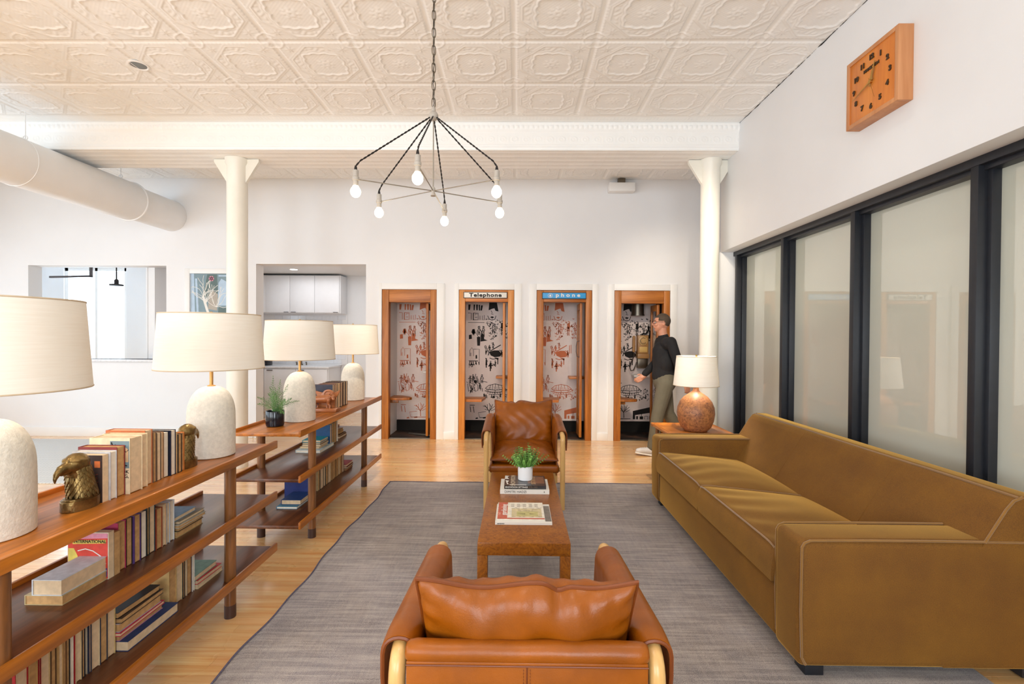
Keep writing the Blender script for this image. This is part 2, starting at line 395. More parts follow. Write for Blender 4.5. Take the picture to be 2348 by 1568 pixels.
# ---- ceiling: pressed metal tiles
ceil = struct('ceiling', multi([((XL - 0.2, YF - 0.2, HC + 0.004), (3.3, YB + 0.2, HC + 0.12))]), M['ceil'])
TS = 0.61; NG = 92
def tile_h(u, v):
    au, av = np.abs(u), np.abs(v); m = np.maximum(au, av); g = lambda x, c, w: np.exp(-((x - c) / w) ** 2)
    th = np.arctan2(v, u); r = np.hypot(u, v)
    cr = np.hypot(1 - au, 1 - av)                       # distance to the nearest corner
    h = 0.010 * (1 / (1 + np.exp((m - 0.935) / 0.012)))  # step up from the seam channel
    out = np.clip((cr - 0.34) / 0.03, 0, 1)
    oc = np.maximum(m, (au + av) * 0.78)
    h += out * (0.007 * g(oc, 0.80, 0.022) + 0.005 * g(oc, 0.86, 0.014))
    bead = 0.5 + 0.5 * np.cos(np.where(au > av, v, u) * 60)
    h += out * 0.0045 * g(m, 0.91, 0.016) * bead
    h += (1 - out) * (0.006 * g(cr, 0.29, 0.025) + 0.004 * g(cr, 0.12, 0.04) + 0.0028 * (0.5 + 0.5 * np.cos(np.arctan2(1 - av, 1 - au) * 14)) * g(cr, 0.2, 0.05))
    q = (au ** 4 + av ** 4) ** 0.25; sc = q - 0.045 * np.abs(np.sin(th * 6))
    h += 0.009 * g(sc, 0.47, 0.028) + 0.004 * g(sc, 0.54, 0.016)
    ins = 1 / (1 + np.exp((sc - 0.45) / 0.012))
    h += ins * (-0.003 + 0.0016 * (np.abs(np.sin((u + v) * 34)) + np.abs(np.sin((u - v) * 34))))
    h += 0.006 * g(r, 0.07, 0.05) + 0.0045 * g(r, 0.17, 0.04) * (0.5 + 0.5 * np.cos(th * 8))
    ring = ((sc > 0.57) & (oc < 0.76)).astype(float)
    h += ring * 0.0042 * np.clip(np.sin(u * 21 + 2.2 * np.sin(v * 11)) * np.sin(v * 21 + 2.2 * np.sin(u * 11)), 0, 1)
    fl = g(np.hypot(au - 0.66, av - 0.66), 0, 0.10); a2 = np.arctan2(av - 0.66, au - 0.66)
    h += 0.009 * fl * (0.5 + 0.5 * np.cos(a2 * 7))
    return h * 0.8
def height_mesh(name, sx, sy, nx, ny, hf, m):
    """relief in the local xy plane, raised towards -z"""
    u = np.linspace(-1, 1, nx + 1); v = np.linspace(-1, 1, ny + 1); U, V = np.meshgrid(u, v, indexing='ij'); Hh = hf(U, V)
    co = np.stack([U * sx / 2, V * sy / 2, -Hh], -1).reshape(-1, 3)
    idx = np.arange((nx + 1) * (ny + 1)).reshape(nx + 1, ny + 1)
    f = np.stack([idx[:-1, :-1], idx[:-1, 1:], idx[1:, 1:], idx[1:, :-1]], -1).reshape(-1, 4)
    me = bpy.data.meshes.new(name); me.from_pydata(co.tolist(), [], f.tolist()); me.materials.append(m); me.shade_smooth(); return me
tm = height_mesh('ceiling_tile', TS, TS, NG, NG, tile_h, M['ceil'])
for i in range(-13, 4):
    for j in range(-5, 2):
        obj('ceiling_tile', tm, parent=ceil, loc=(-0.041 + TS * (i + 0.5), 3.616 + TS * (j + 0.5), HC))
for i in range(-13, 5):
    for j in range(2): obj('ceiling_tile', tm, parent=ceil, loc=(-0.041 + TS * (i + 0.5), YB - TS * (j + 0.5), HC))
def strip_h(U, V):
    x = U * 0.305; return 0.0025 * np.abs(np.sin(x * 90)) * np.exp(-(V / 0.5) ** 2) + 0.004 * np.exp(-((np.abs(V) - 0.85) / 0.1) ** 2)
sm = height_mesh('ceiling_border', TS, 0.144, 60, 14, strip_h, M['ceil'])
for i in range(-13, 4): obj('ceiling_border', sm, parent=ceil, loc=(-0.041 + TS * (i + 0.5), 4.836 + 0.072, HC))

# ---- boxed beam across the room with pressed metal facing
BY0, BY1, BZ = 4.985, 5.55, 3.378
beam = struct('trim_1', multi([((XL, BY0 + 0.012, BZ + 0.004), (2.55, BY1, HC + 0.01))]), M['ceil'])
def face_h(U, V):
    x = U * 0.305; z = -V * 0.144
    g = lambda a, c, w: np.exp(-((a - c) / w) ** 2)
    h = 0.016 / (1 + np.exp(-(z - 0.058) / 0.003))
    egg = np.abs(np.sin(x * PI / 0.0508)); h += 0.009 * g(z, 0.093, 0.018) * egg
    h += 0.006 * g(z, 0.128, 0.006) + 0.006 * g(z, 0.052, 0.006)
    xr = (x % 0.122) - 0.061; rr = np.hypot(xr, (z + 0.03) * 1.2)
    h += 0.0035 * g(rr, 0.030, 0.006) + 0.003 * g(rr, 0.0, 0.010) + 0.0025 * g(np.abs(xr), 0.061, 0.006) * g(z, -0.03, 0.03)
    h += 0.008 * g(z, -0.115, 0.008) + 0.004 * g(z, -0.092, 0.005)
    return h
fm = height_mesh('beam_panel', TS, 0.288, 110, 46, face_h, M['ceil'])
fm.transform(Matrix.Rotation(PI / 2, 4, 'X').inverted())
for i in range(-13, 4):
    o = obj('beam_panel', fm, parent=beam, loc=(-0.041 + TS * (i + 0.5), BY0 + 0.010, (HC + BZ) / 2))
def under_h(U, V):
    x = U * 0.305; y = V * 0.28
    h = 0.0035 * np.clip(np.sin(y * PI / 0.056) , -0.2, 1) + 0.003 * np.exp(-(((x % 0.102) - 0.051) / 0.004) ** 2) * (0.5 + 0.5 * np.cos(y * 60 + (x // 0.102) * 2))
    return h
um = height_mesh('beam_soffit_panel', TS, BY1 - BY0, 70, 60, under_h, M['ceil'])
for i in range(-13, 4): obj('beam_soffit_panel', um, parent=beam, loc=(-0.041 + TS * (i + 0.5), (BY0 + BY1) / 2, BZ + 0.003))

# ---- back wall with its openings
OP = [(-6.96, -4.98, 1.10, 2.43), (-3.70, -2.14, 0, 2.463), (-1.912, -1.137, 0, 2.112), (-0.826, -0.046, 0, 2.112), (0.267, 1.047, 0, 2.112), (1.356, 2.137, 0, 2.112)]
bs = []; x = XL
for a, b, z0, z1 in OP:
    bs.append(((x, YB, 0), (a, YB + 0.2, HC)))
    if z0 > 0: bs.append(((a, YB, 0), (b, YB + 0.2, z0)))
    bs.append(((a, YB, z1), (b, YB + 0.2, HC))); x = b
bs.append(((x, YB, 0), (3.1, YB + 0.2, HC)))
struct('wall_back', multi(bs), M['wall'])
struct('wall_right', multi([((XW, YF, 2.409), (2.62, 5.42, HC + 0.01)), ((2.243, 5.40, 0), (2.62, 5.52, 2.409))], 0.004), M['wall'])
struct('wall_alcove', multi([((3.0, 5.42, 0), (3.15, YB + 0.2, HC)), ((2.62, 5.42, 0), (3.15, 5.52, HC))]), M['wall'])
wb = [((XL - 0.15, YF, 0), (XL, YB + 0.2, 0.75)), ((XL - 0.15, YF, 2.75), (XL, YB + 0.2, HC))]
yy = [YF, -2.2, -0.4, 0.3, 2.1, 2.8, 4.6, 5.15, 6.35, YB + 0.2]
for a, b in zip(yy[::2], yy[1::2]): wb.append(((XL - 0.15, a, 0.75), (XL, b, 2.75)))
struct('wall_left', multi(wb), M['wall'])
for k, (a, b) in enumerate(zip(yy[1::2], yy[2::2])):
    w = struct('window_%d' % (k + 2), multi([((XL - 0.1, a, 0.75), (XL - 0.05, a + 0.05, 2.75)), ((XL - 0.1, b - 0.05, 0.75), (XL - 0.05, b, 2.75)),
        ((XL - 0.1, a, 0.75), (XL - 0.05, b, 0.80)), ((XL - 0.1, a, 2.70), (XL - 0.05, b, 2.75)), ((XL - 0.1, a, 1.72), (XL - 0.05, b, 1.77))]), M['trimw'])
fb = [((XL - 0.15, YF - 0.15, 0), (2.7, YF, 0.85)), ((XL - 0.15, YF - 0.15, 2.85), (2.7, YF, HC))]
xx = [XL - 0.15, -6.4, -4.4, -3.4, -1.4, -0.4, 1.6, 2.7]
for a, b in zip(xx[::2], xx[1::2]): fb.append(((a, YF - 0.15, 0.85), (b, YF, 2.85)))
struct('wall_front', multi(fb), M['wall'])
for k, (a, b) in enumerate(zip(xx[1::2], xx[2::2])):
    struct('window_%d' % (k + 7), multi([((a, YF - 0.1, 0.85), (a + 0.05, YF - 0.05, 2.85)), ((b - 0.05, YF - 0.1, 0.85), (b, YF - 0.05, 2.85)),
        ((a, YF - 0.1, 0.85), (b, YF - 0.05, 0.9)), ((a, YF - 0.1, 2.8), (b, YF - 0.05, 2.85)), ((a, YF - 0.1, 1.82), (b, YF - 0.05, 1.87))]), M['trimw'])
struct('baseboard_back', multi([((XL, YB - 0.015, 0), (-3.74, YB, 0.13)), ((2.26, YB - 0.015, 0), (3.0, YB, 0.13))], 0.003), M['trimw'])
struct('trim_2', multi([((-7.0, YB - 0.04, 1.065), (-4.94, YB + 0.22, 1.10))], 0.004), M['counter'])     # sill of the pass-through

# flat casings round each booth, panel between them
cas = [(-1.952, -1.034), (-0.88, 0.053), (0.176, 1.124), (1.277, 2.228)]
for k, (a, b) in enumerate(cas):
    o0, o1 = OP[k + 2][:2]
    bm = multi([((a, YB - 0.018, 0), (o0, YB, 2.20)), ((o1, YB - 0.018, 0), (b, YB, 2.20)), ((o0, YB - 0.018, 2.112), (o1, YB, 2.20))], 0.002)
    if k < 3: bx(bm, (b, YB - 0.018, 0), (cas[k + 1][0], YB, 0.105), 0.002)
    if k < 3:
        c, d = b, cas[k + 1][0]
        for q in (((c, YB - 0.008, 0.105), (c + 0.012, YB, 2.19)), ((d - 0.012, YB - 0.008, 0.105), (d, YB, 2.19))): bx(bm, *q)
    struct('trim_%d' % (k + 3), bm, M['trimw'])

# ---- office glazing on the right
win = struct('window_1', multi([((2.40, YF, 2.362), (2.56, 5.40, 2.409)), ((2.43, YF, 2.335), (2.56, 5.40, 2.365)), ((2.40, YF, 0), (2.56, 5.40, 0.09))], 0.003), M['black_frame'])
ms = [5.352, 4.432, 3.512, 2.592, 1.672, 0.752, -0.168, -1.088]
mb = multi([((2.40, -0.045, 0.09), (2.56, 0, 2.362)), ((2.45, -0.07, 0.09), (2.54, 0.025, 2.34))], 0.003)
m0 = obj('mullion', mb, M['black_frame'], win, loc=(0, ms[0], 0))
for y in ms[1:]: inst(m0, (0, y, 0), win)
for y0, y1 in zip(ms[1:], ms[:-1]):
    obj('pane', multi([((2.498, y0 - 0.02, 0.07), (2.508, y1 - 0.02, 2.35))]), M['frost'], win)
struct('wall_office', multi([((5.0, YF, 0), (5.1, 5.5, 2.7)), ((2.62, 5.42, 0), (5.1, 5.52, 2.7)), ((2.62, YF - 0.1, 0), (5.1, YF, 2.7)), ((2.62, YF, 2.6), (5.1, 5.52, 2.7))]), M['wall'])

# ---- iron columns
def column(x, y, r, label):
    c = thing('column', label, 'column', (x, y, 0)); bm = NB(); lathe(bm, [(r * 1.02, 0), (r * 1.02, 0.05), (r, 0.08), (r * 0.985, 2.9), (r * 0.985, 3.30), (r * 1.15, 3.33), (r * 1.15, BZ)], 40, (0, 0, 0))
    obj('shaft', bm, M['column'], c)
    for s in (-1, 1):
        b = NB(); prism(b, [(s * r * 0.9, BZ - 0.27), (s * r * 0.9, BZ - 0.002), (s * (r + 0.14), BZ - 0.002), (s * (r + 0.14), BZ - 0.03)], -0.02, 0.02, 'y')
        obj('bracket', b, M['column'], c)
    return c
column(-3.085, 5.27, 0.106, 'round white iron column behind the bookshelves at left')
column(2.085, 5.27, 0.100, 'round white iron column behind the brown lamp at right')

# ---- air duct along the ceiling
DX, DZ = -4.9, 3.13
bm = NB(); cyl(bm, (0, 0, 0), (0, 9.03, 0), 0.236, n=64)
dt = thing('air_duct', 'white round air duct hanging under the ceiling at the left', 'duct', (DX, YF, DZ))
obj('duct_pipe', bm, M['duct'], dt)
bm = NB(); cyl(bm, (0, 9.0, 0), (0, 9.775, 0), 0.214, n=64); obj('duct_end', bm, M['duct'], dt)
bm = NB(); tube(bm, [(0.237 * math.cos(a), 9.03, 0.237 * math.sin(a)) for a in np.linspace(0, 2 * PI, 64, endpoint=False)], 0.012, 8, closed=True); obj('duct_collar', bm, M['duct'], dt)
for y in (6.3, 7.65):
    bm = NB(); tube(bm, [(0.237 * math.cos(a), y, 0.237 * math.sin(a)) for a in np.linspace(0, 2 * PI, 64, endpoint=False)], 0.004, 6, closed=True); obj('duct_seam', bm, M['duct'], dt)
for y in (7.75, 8.9):
    bm = NB(); cyl(bm, (0, y, 0.23), (0, y, 0.53), 0.004, n=8)
    tube(bm, [(0.022 * math.cos(a), y, 0.27 + 0.022 * math.sin(a)) for a in np.linspace(0, 2 * PI, 16, endpoint=False)], 0.004, 6, closed=True)
    obj('hanger', bm, M['duct'], dt)

bm = NB(); rr = random.Random(8); P = [Vector((XW - 0.001, 1.9 + 0.05 * k, HC - 0.010 + rr.uniform(-.003, .003))) for k in range(63)]
tube(bm, P, [max(.0008, rr.uniform(.0005, .0055)) for _ in P], 5); struct('trim_8', bm, M['gap'])      # open joint between ceiling and wall
# ---- recessed downlight
t = thing('downlight', 'round recessed chrome downlight in the white pressed ceiling', 'ceiling light', (-3.115, 3.93, HC - 0.012))
bm = NB(); lathe(bm, [(0.052, 0.012), (0.075, 0.004), (0.078, -0.002), (0.066, -0.006), (0.058, 0.0)], 32, cap=False); obj('trim_ring', bm, M['trimw'], t)
bm = NB(); lathe(bm, [(0.058, 0.0), (0.045, 0.008)], 32, cap=True); obj('reflector', bm, M['steel'], t)
# ---- white box high on the back wall
t = thing('wall_unit', 'small white box fixture mounted high on the back wall under ceiling', 'fixture', (1.43, YB, 3.53))
bm = NB(); bx(bm, (-0.18, -0.13, -0.065), (0.18, 0, 0.055), 0.012); obj('housing', bm, M['trimw'], t)
bm = NB(); bx(bm, (-0.05, -0.09, 0.05), (0.05, -0.03, 0.136), 0.004); obj('mount', bm, M['steel'], t)

# ---- kitchen behind the doorway
struct('wall_kitchen_back', multi([((-5.3, 9.052, 0), (-1.85, 9.15, 2.7))]), M['wall']); struct('wall_kitchen_left', multi([((-5.4, 6.98, 0), (-5.3, 9.15, 2.7))]), M['wall']); struct('wall_kitchen_right', multi([((-1.95, 6.98, 0), (-1.85, 9.05, 2.7))]), M['wall'])
struct('ceiling_kitchen', multi([((-5.4, 6.97, 2.58), (-1.85, 9.15, 2.68))]), M['trimw'])
t = thing('wall_cabinet', 'white upper kitchen cabinets hanging above the tiled splashback', 'cabinet', (-5.2, 9.05, 1.86))
bm = NB(); bx(bm, (0, -0.33, 0), (1.985, 0, 0.69), 0.002); obj('body', bm, M['white_lac'], t)
for k, x in enumerate((0.18, 0.62, 1.07, 1.52)):
    bm = NB(); bx(bm, (x, -0.352, 0.012), (x + 0.445, -0.332, 0.68), 0.002); d = obj('door', bm, M['white_lac'], t)
    hx = x + (0.34 if k % 2 == 1 else 0.02)
    bm = NB(); bx(bm, (hx, -0.366, 0.012), (hx + 0.085, -0.352, 0.022), 0.001); obj('handle', bm, M['handle'], d)
t = thing('base_cabinet', 'white lower kitchen cabinets standing under the pale counter', 'cabinet', (-5.2, 9.05, 0))
bm = NB(); bx(bm, (0, -0.6, 0.1), (1.87, 0, 0.87), 0.002); bx(bm, (0.03, -0.54, 0), (1.85, 0, 0.1)); obj('body', bm, M['white_lac'], t)
for k, x in enumerate((0.35, 0.74, 1.3)):
    w = 0.38 if k == 0 else 0.555
    bm = NB(); bx(bm, (x, -0.622, 0.11), (x + w, -0.602, 0.86), 0.002); d = obj('door', bm, M['white_lac'], t)
    bm = NB(); bx(bm, (x + 0.05, -0.636, 0.835), (x + 0.15, -0.622, 0.848), 0.001); obj('handle', bm, M['handle'], d)
o = obj('countertop', multi([((-5.2, 8.42, 0.872), (-3.31, 9.05, 0.905))], 0.003), M['counter']); tag(o, 'pale stone kitchen counter behind the doorway', 'countertop')
t = thing('faucet', 'chrome kitchen faucet on the pale counter', 'faucet', (-4.02, 8.93, 0.905))
bm = NB(); cyl(bm, (0, 0, 0), (0, 0, 0.02), 0.025); tube(bm, [(0, 0, 0), (0, 0, 0.14), (0, -0.03, 0.19), (0, -0.09, 0.2), (0, -0.13, 0.17)], 0.01, 10); obj('spout', bm, M['steel'], t)
for s in (-1, 1):
    bm = NB(); cyl(bm, (s * 0.09, 0, 0), (s * 0.09, 0, 0.05), 0.012); bx(bm, (s * 0.09 - 0.004, -0.05, 0.05), (s * 0.09 + 0.004, 0.01, 0.06), 0.002); obj('tap_handle', bm, M['steel'], t)
t = thing('toaster', 'dark box appliance at the left end of the pale counter', 'appliance', (-4.62, 8.75, 0.905))
bm = NB(); bx(bm, (-0.12, -0.1, 0), (0.1, 0.1, 0.13), 0.015); obj('body', bm, M['potb'], t)
bm = NB(); bx(bm, (-0.09, -0.03, 0.125), (0.07, -0.015, 0.131)); obj('slot', bm, M['gap'], t)
sp = struct('trim_7', multi([((-5.2, 9.043, 0.905), (-3.2, 9.05, 1.86))]), M['wall'])   # splashback bed with its tiles
bm = NB(); bx(bm, (0.001, -0.006, 0.001), (0.149, 0, 0.074), 0.0015, 1); tl = tomesh('tile', bm, M['tile'], 40)
for j in range(12):
    for i in range(9): obj('tile', tl, parent=sp, loc=(-4.66 + 0.15 * i + (0.075 if j % 2 else 0), 9.043, 0.93 + 0.075 * j))
t = thing('kitchen_downlight', 'small lit downlight in the kitchen ceiling', 'ceiling light', (-3.83, 8.2, 2.58))
bm = NB(); lathe(bm, [(0.06, -0.004), (0.05, 0.0)], 24); obj('lens', bm, M['downl'], t)

# ---- bright side room behind the pass-through
wl = [((-10.2, 9.3, 0), (-8.85, 9.45, 3.2)), ((-7.62, 9.3, 0), (-5.4, 9.45, 3.2)), ((-8.85, 9.3, 0), (-7.62, 9.45, 0.85)), ((-8.85, 9.3, 2.75), (-7.62, 9.45, 3.2)),
      ((-10.3, 6.97, 0), (-10.2, 9.45, 3.2)), ((-10.2, 6.777, 0), (-7.8, 6.977, 3.2)), ((-5.42, 6.97, 0), (-5.4, 9.45, 3.2)), ((-10.3, 6.9, 3.1), (-5.3, 9.45, 3.2))]
struct('wall_sideroom', multi(wl), M['wall'])
w = struct('window_10', multi([((-8.85, 9.33, 0.85), (-8.79, 9.39, 2.75)), ((-7.68, 9.33, 0.85), (-7.62, 9.39, 2.75)), ((-8.85, 9.33, 0.85), (-7.62, 9.39, 0.92)), ((-8.85, 9.33, 2.69), (-7.62, 9.39, 2.75)), ((-8.26, 9.33, 0.85), (-8.21, 9.39, 2.75))]), M['trimw'])
bm = NB(); X = Matrix.Translation((-8.45, 9.0, 2.52)) @ Matrix.Rotation(R(-9), 4, 'Z')
bx(bm, (-0.45, -0.02, 0.0), (0.5, 0.02, 0.035), 0.003, X=X); bx(bm, (0.46, -0.02, 0), (0.5, 0.02, 0.5), 0.003, X=X)
o = obj('window_sash', bm, M['handle'], w)
t = thing('pendant_lamp', 'small black pendant lamp seen through the pass-through', 'pendant lamp', (-6.72, 8.0, 3.1))
bm = NB(); cyl(bm, (0, 0, 0), (0, 0, -0.74), 0.009, n=8); obj('stem', bm, M['cord'], t)
bm = NB(); lathe(bm, [(0.095, -0.83), (0.095, -0.81), (0.03, -0.80), (0.03, -0.74), (0.012, -0.72)], 24); obj('shade', bm, M['cord'], t)

# ---- framed picture beside the left column
t = thing('framed_picture', 'white-framed picture of bare branches and blue car doors beside column', 'picture', (-4.31, YB, 1.55))
bm = NB()
for q in (((-0.39, -0.03, 0), (-0.32, 0, 0.84)), ((0.32, -0.03, 0), (0.39, 0, 0.84)), ((-0.32, -0.03, 0.77), (0.32, 0, 0.84)), ((-0.32, -0.03, 0), (0.32, 0, 0.07))): bx(bm, *q, 0.003)
obj('frame', bm, M['trimw'], t)
c1, c2, c3, c4 = [plain('print_%d' % i, q, 0.4) for i, q in enumerate((rgb(120, 142, 150), rgb(176, 198, 218), rgb(84, 104, 100), rgb(170, 160, 146)))]
bm = NB(); bx(bm, (-0.32, -0.008, 0.07), (0.32, -0.002, 0.77)); pp = obj('print', bm, c1, t)
def flat(bm, pts, y, X=None):
    f = bm.verts; vv = [f.new((p[0], y, p[1])) for p in pts]; bm.faces.new(vv); mvs(vv, X)
def ribbon(bm, pts, w, y, X=None):
    P = [Vector((p[0], p[1])) for p in pts]; L = []; 
    for i, p in enumerate(P):
        d = (P[min(i + 1, len(P) - 1)] - P[max(i - 1, 0)]); d = d.normalized() if d.length > 1e-9 else Vector((1, 0)); n = Vector((-d.y, d.x)) * w / 2
        L.append((bm.verts.new((p.x + n.x, y, p.y + n.y)), bm.verts.new((p.x - n.x, y, p.y - n.y))))
    for a, b in zip(L, L[1:]): bm.faces.new((a[0], a[1], b[1], b[0]))
    mvs([v for q in L for v in q], X)
def layer(name, m, par, draw):
    bm = NB(); draw(bm); return obj(name, bm, m, par, 0)
layer('print_tone', c2, pp, lambda b: (flat(b, [(-0.32, .07), (-0.25, .07), (-0.27, .77), (-0.32, .77)], -.0085), ribbon(b, [(-0.21, .07), (-0.24, .7)], .03, -.0085), flat(b, [(0.07, .32), (0.24, .32), (0.26, .62), (0.12, .70), (0.08, .64)], -.0085), ribbon(b, [(0.21, .3), (0.27, .72)], .035, -.0085), ribbon(b, [(0.08, .74), (0.3, .74)], .02, -.0085)))
layer('print_shadow', c3, pp, lambda b: (flat(b, [(-0.14, .45), (-0.08, .76), (0.06, .76), (0.07, .5), (0.0, .4)], -.0084), flat(b, [(0.06, .08), (0.31, .08), (0.3, .28), (0.08, .3)], -.0084)))
layer('print_stone', c4, pp, lambda b: flat(b, [(-0.07, .27), (0.06, .25), (0.07, .48), (0.0, .53), (-0.06, .48)], -.0087))
def branch(b):
    ribbon(b, [(0.0, .07), (-0.08, .25), (-0.14, .45)], .035, -.009); rr = random.Random(5)
    for st in ((-0.14, .45), (0.05, .3), (-0.1, .35)):
        for k in range(9):
            x, z = st; a = rr.uniform(0.5, 2.5); P = [(x, z)]
            for s in range(5): a += rr.uniform(-.5, .5); x += .05 * math.cos(a); z += .06 * math.sin(a); P.append((max(-.31, min(.31, x)), min(.76, z)))
            ribbon(b, P, .006, -.009 - .0001 * k)
layer('print_branches', M['signw'], pp, branch)
bm = NB()
for k in range(6):
    a = k * PI / 3; lathe(bm, [(0.018, 0), (0.018, 0.001)], 10, X=Matrix.Translation((-0.02 + .022 * math.cos(a), -.0095, .70 + .022 * math.sin(a))) @ ROTX90)
obj('print_flower', bm, plain('pink_print', rgb(206, 140, 156), 0.5), pp)

# ---- rugs
t = thing('area_rug', 'large faded grey-brown vintage rug under the seating', 'rug', (0.52, 1.9, 0))
bm = NB(); rr = random.Random(9); nx, ny = 120, 190; x0, x1, y0, y1 = -1.775, 1.5, -2.4, 2.865
def rf(u, v):
    x = x0 + (x1 - x0) * u; y = y0 + (y1 - y0) * v
    if u == 0: x += 0.010 * math.sin(v * 23) + 0.006 * math.sin(v * 71)
    if v == 1: y += 0.006 * math.sin(u * 31)
    z = 0.009 + 0.0007 * math.sin(u * 60 + v * 31) * math.sin(v * 77)
    if u in (0, 1) or v in (0, 1): z = 0.001
    return Vector((x, y, z))
grid(bm, rf, nx, ny); obj('pile', bm, M['rug'], t, 60)
bm = NB(); tube(bm, [rf(0, j / 190) + Vector((0, 0, 0.004)) for j in range(191)], 0.0045, 5); tube(bm, [rf(i / 120, 1) + Vector((0, 0, 0.004)) for i in range(121)], 0.004, 5)
obj('binding', bm, M['rug_edge'], t)
o = obj('woven_mat', multi([((-1.5, -1.2, 0), (1.25, 0.75, 0.008))], 0.003), M['mat'], loc=(-5.2, 5.8, 0.001)); tag(o, 'pale grey woven mat on the floor behind the shelves', 'mat')
# ================================================================== PHONE BOOTHS
FLB = 7.40   # back wall of a booth
def UVp(u, v, off): return ((u - 790) / 570 + off, 0.17 + (1280 - v) / 570)
STK = [  # (line width in m, points in drawing units)
 (.009, [(846, 342), (846, 405)]), (.006, [(846, 342), (888, 342), (888, 402), (846, 402)]), (.006, [(800, 342), (828, 342), (828, 402)]), (.005, [(905, 365), (905, 402)]), (.005, [(925, 365), (925, 402), (942, 402), (942, 360)]), (.005, [(800, 425), (945, 425)]), (.005, [(860, 380), (880, 380)]), (.005, [(862, 362), (862, 350), (884, 350)]),
 (.006, [(1000, 320), (1012, 338), (1003, 350), (1022, 352)]), (.007, [(972, 365), (985, 395), (1010, 405), (1035, 395), (1045, 365)]),
 (.006, [(888, 460), (905, 455), (905, 475), (892, 478), (886, 462)]), (.006, [(928, 458), (942, 460), (940, 478), (928, 474)]), (.007, [(884, 490), (878, 525), (890, 550), (912, 548), (918, 500), (900, 486)]), (.006, [(925, 492), (940, 500), (944, 550)]), (.006, [(925, 492), (918, 520), (930, 548)]), (.005, [(895, 500), (905, 540)]),
 (.01, [(1088, 620), (1000, 672)]), (.007, [(950, 650), (946, 632), (960, 625)]), (.007, [(978, 655), (986, 628)]), (.006, [(1005, 605), (1025, 600), (1022, 620)]), (.01, [(958, 705), (958, 680), (975, 670), (985, 690), (978, 712)]), (.008, [(1075, 665), (1095, 680), (1105, 710)]), (.008, [(990, 735), (1020, 745), (1060, 738)]), (.01, [(1062, 735), (1062, 790)]), (.008, [(955, 735), (968, 760)]), (.008, [(1112, 620), (1112, 690)]), (.006, [(1125, 615), (1125, 690)]),
 (.012, [(960, 770), (962, 820)]), (.01, [(1000, 775), (985, 810)]), (.009, [(1020, 785), (1045, 810)]), (.012, [(998, 800), (998, 850)]), (.01, [(980, 805), (1025, 800)]),
 (.005, [(818, 720), (818, 668), (835, 645), (850, 668), (850, 720)]), (.005, [(850, 658), (900, 658), (900, 790)]), (.005, [(826, 690), (826, 720)]), (.008, [(808, 762), (890, 762)]), (.01, [(808, 795), (860, 795)]), (.008, [(820, 765), (812, 790)]), (.009, [(845, 766), (850, 790)]), (.008, [(870, 766), (878, 795)]), (.008, [(900, 796), (895, 770)]),
 (.006, [(918, 885), (930, 882), (928, 900), (916, 898)]), (.006, [(915, 905), (905, 945), (930, 940), (972, 948)]), (.006, [(905, 950), (918, 985), (912, 1020)]), (.007, [(852, 985), (868, 1030), (890, 1018), (890, 975), (868, 955), (852, 985)]), (.006, [(830, 890), (820, 930), (838, 940)]), (.006, [(870, 875), (862, 915)]), (.007, [(815, 960), (830, 1010), (822, 1045)]), (.006, [(840, 930), (850, 975)]), (.006, [(890, 930), (900, 965)]), (.006, [(800, 960), (808, 1030)]), (.006, [(926, 1000), (930, 1030)]),
 (.006, [(955, 1000), (985, 975), (1040, 962), (1100, 975), (1130, 1000)]), (.005, [(1000, 972), (990, 1005)]), (.005, [(1020, 965), (1015, 1006)]), (.005, [(1042, 962), (1042, 1008)]), (.005, [(1068, 965), (1072, 1006)]), (.005, [(1095, 974), (1105, 1003)]), (.007, [(955, 1000), (970, 1012), (1040, 1016), (1115, 1012), (1130, 1000)]), (.008, [(950, 1022), (1010, 1034), (1075, 1034), (1128, 1024)]), (.006, [(1040, 1016), (1040, 1050)]), (.006, [(985, 1055), (1130, 1048)]), (.005, [(980, 1012), (978, 1026)]), (.005, [(1100, 1012), (1104, 1028)]),
 (.008, [(992, 1250), (990, 1205), (975, 1180), (950, 1150)]), (.006, [(990, 1205), (1010, 1170), (1020, 1140)]), (.006, [(990, 1210), (998, 1165), (990, 1130)]), (.005, [(975, 1180), (972, 1140)]), (.005, [(1000, 1190), (1040, 1155)]), (.005, [(960, 1162), (935, 1155)]), (.005, [(1010, 1170), (1000, 1142)]), (.005, [(983, 1192), (950, 1185)]), (.005, [(1003, 1200), (1045, 1180)]),
 (.005, [(905, 1255), (895, 1215), (960, 1205)]), (.007, [(905, 1258), (1050, 1258)]), (.007, [(822, 1160), (828, 1210)]), (.007, [(850, 1160), (858, 1215)]), (.007, [(818, 1150), (862, 1150)]),
 (.009, [(1240, 470), (1225, 540), (1235, 590)]), (.006, [(1150, 1200), (1140, 1262)]), (.006, [(1172, 1262), (1172, 1235), (1200, 1235), (1200, 1262)]), (.006, [(1215, 1262), (1215, 1230)]), (.006, [(1235, 1262), (1235, 1230)]), (.006, [(1255, 1262), (1255, 1228)]), (.006, [(1275, 1262), (1275, 1228)]), (.006, [(1210, 1230), (1290, 1226)])]
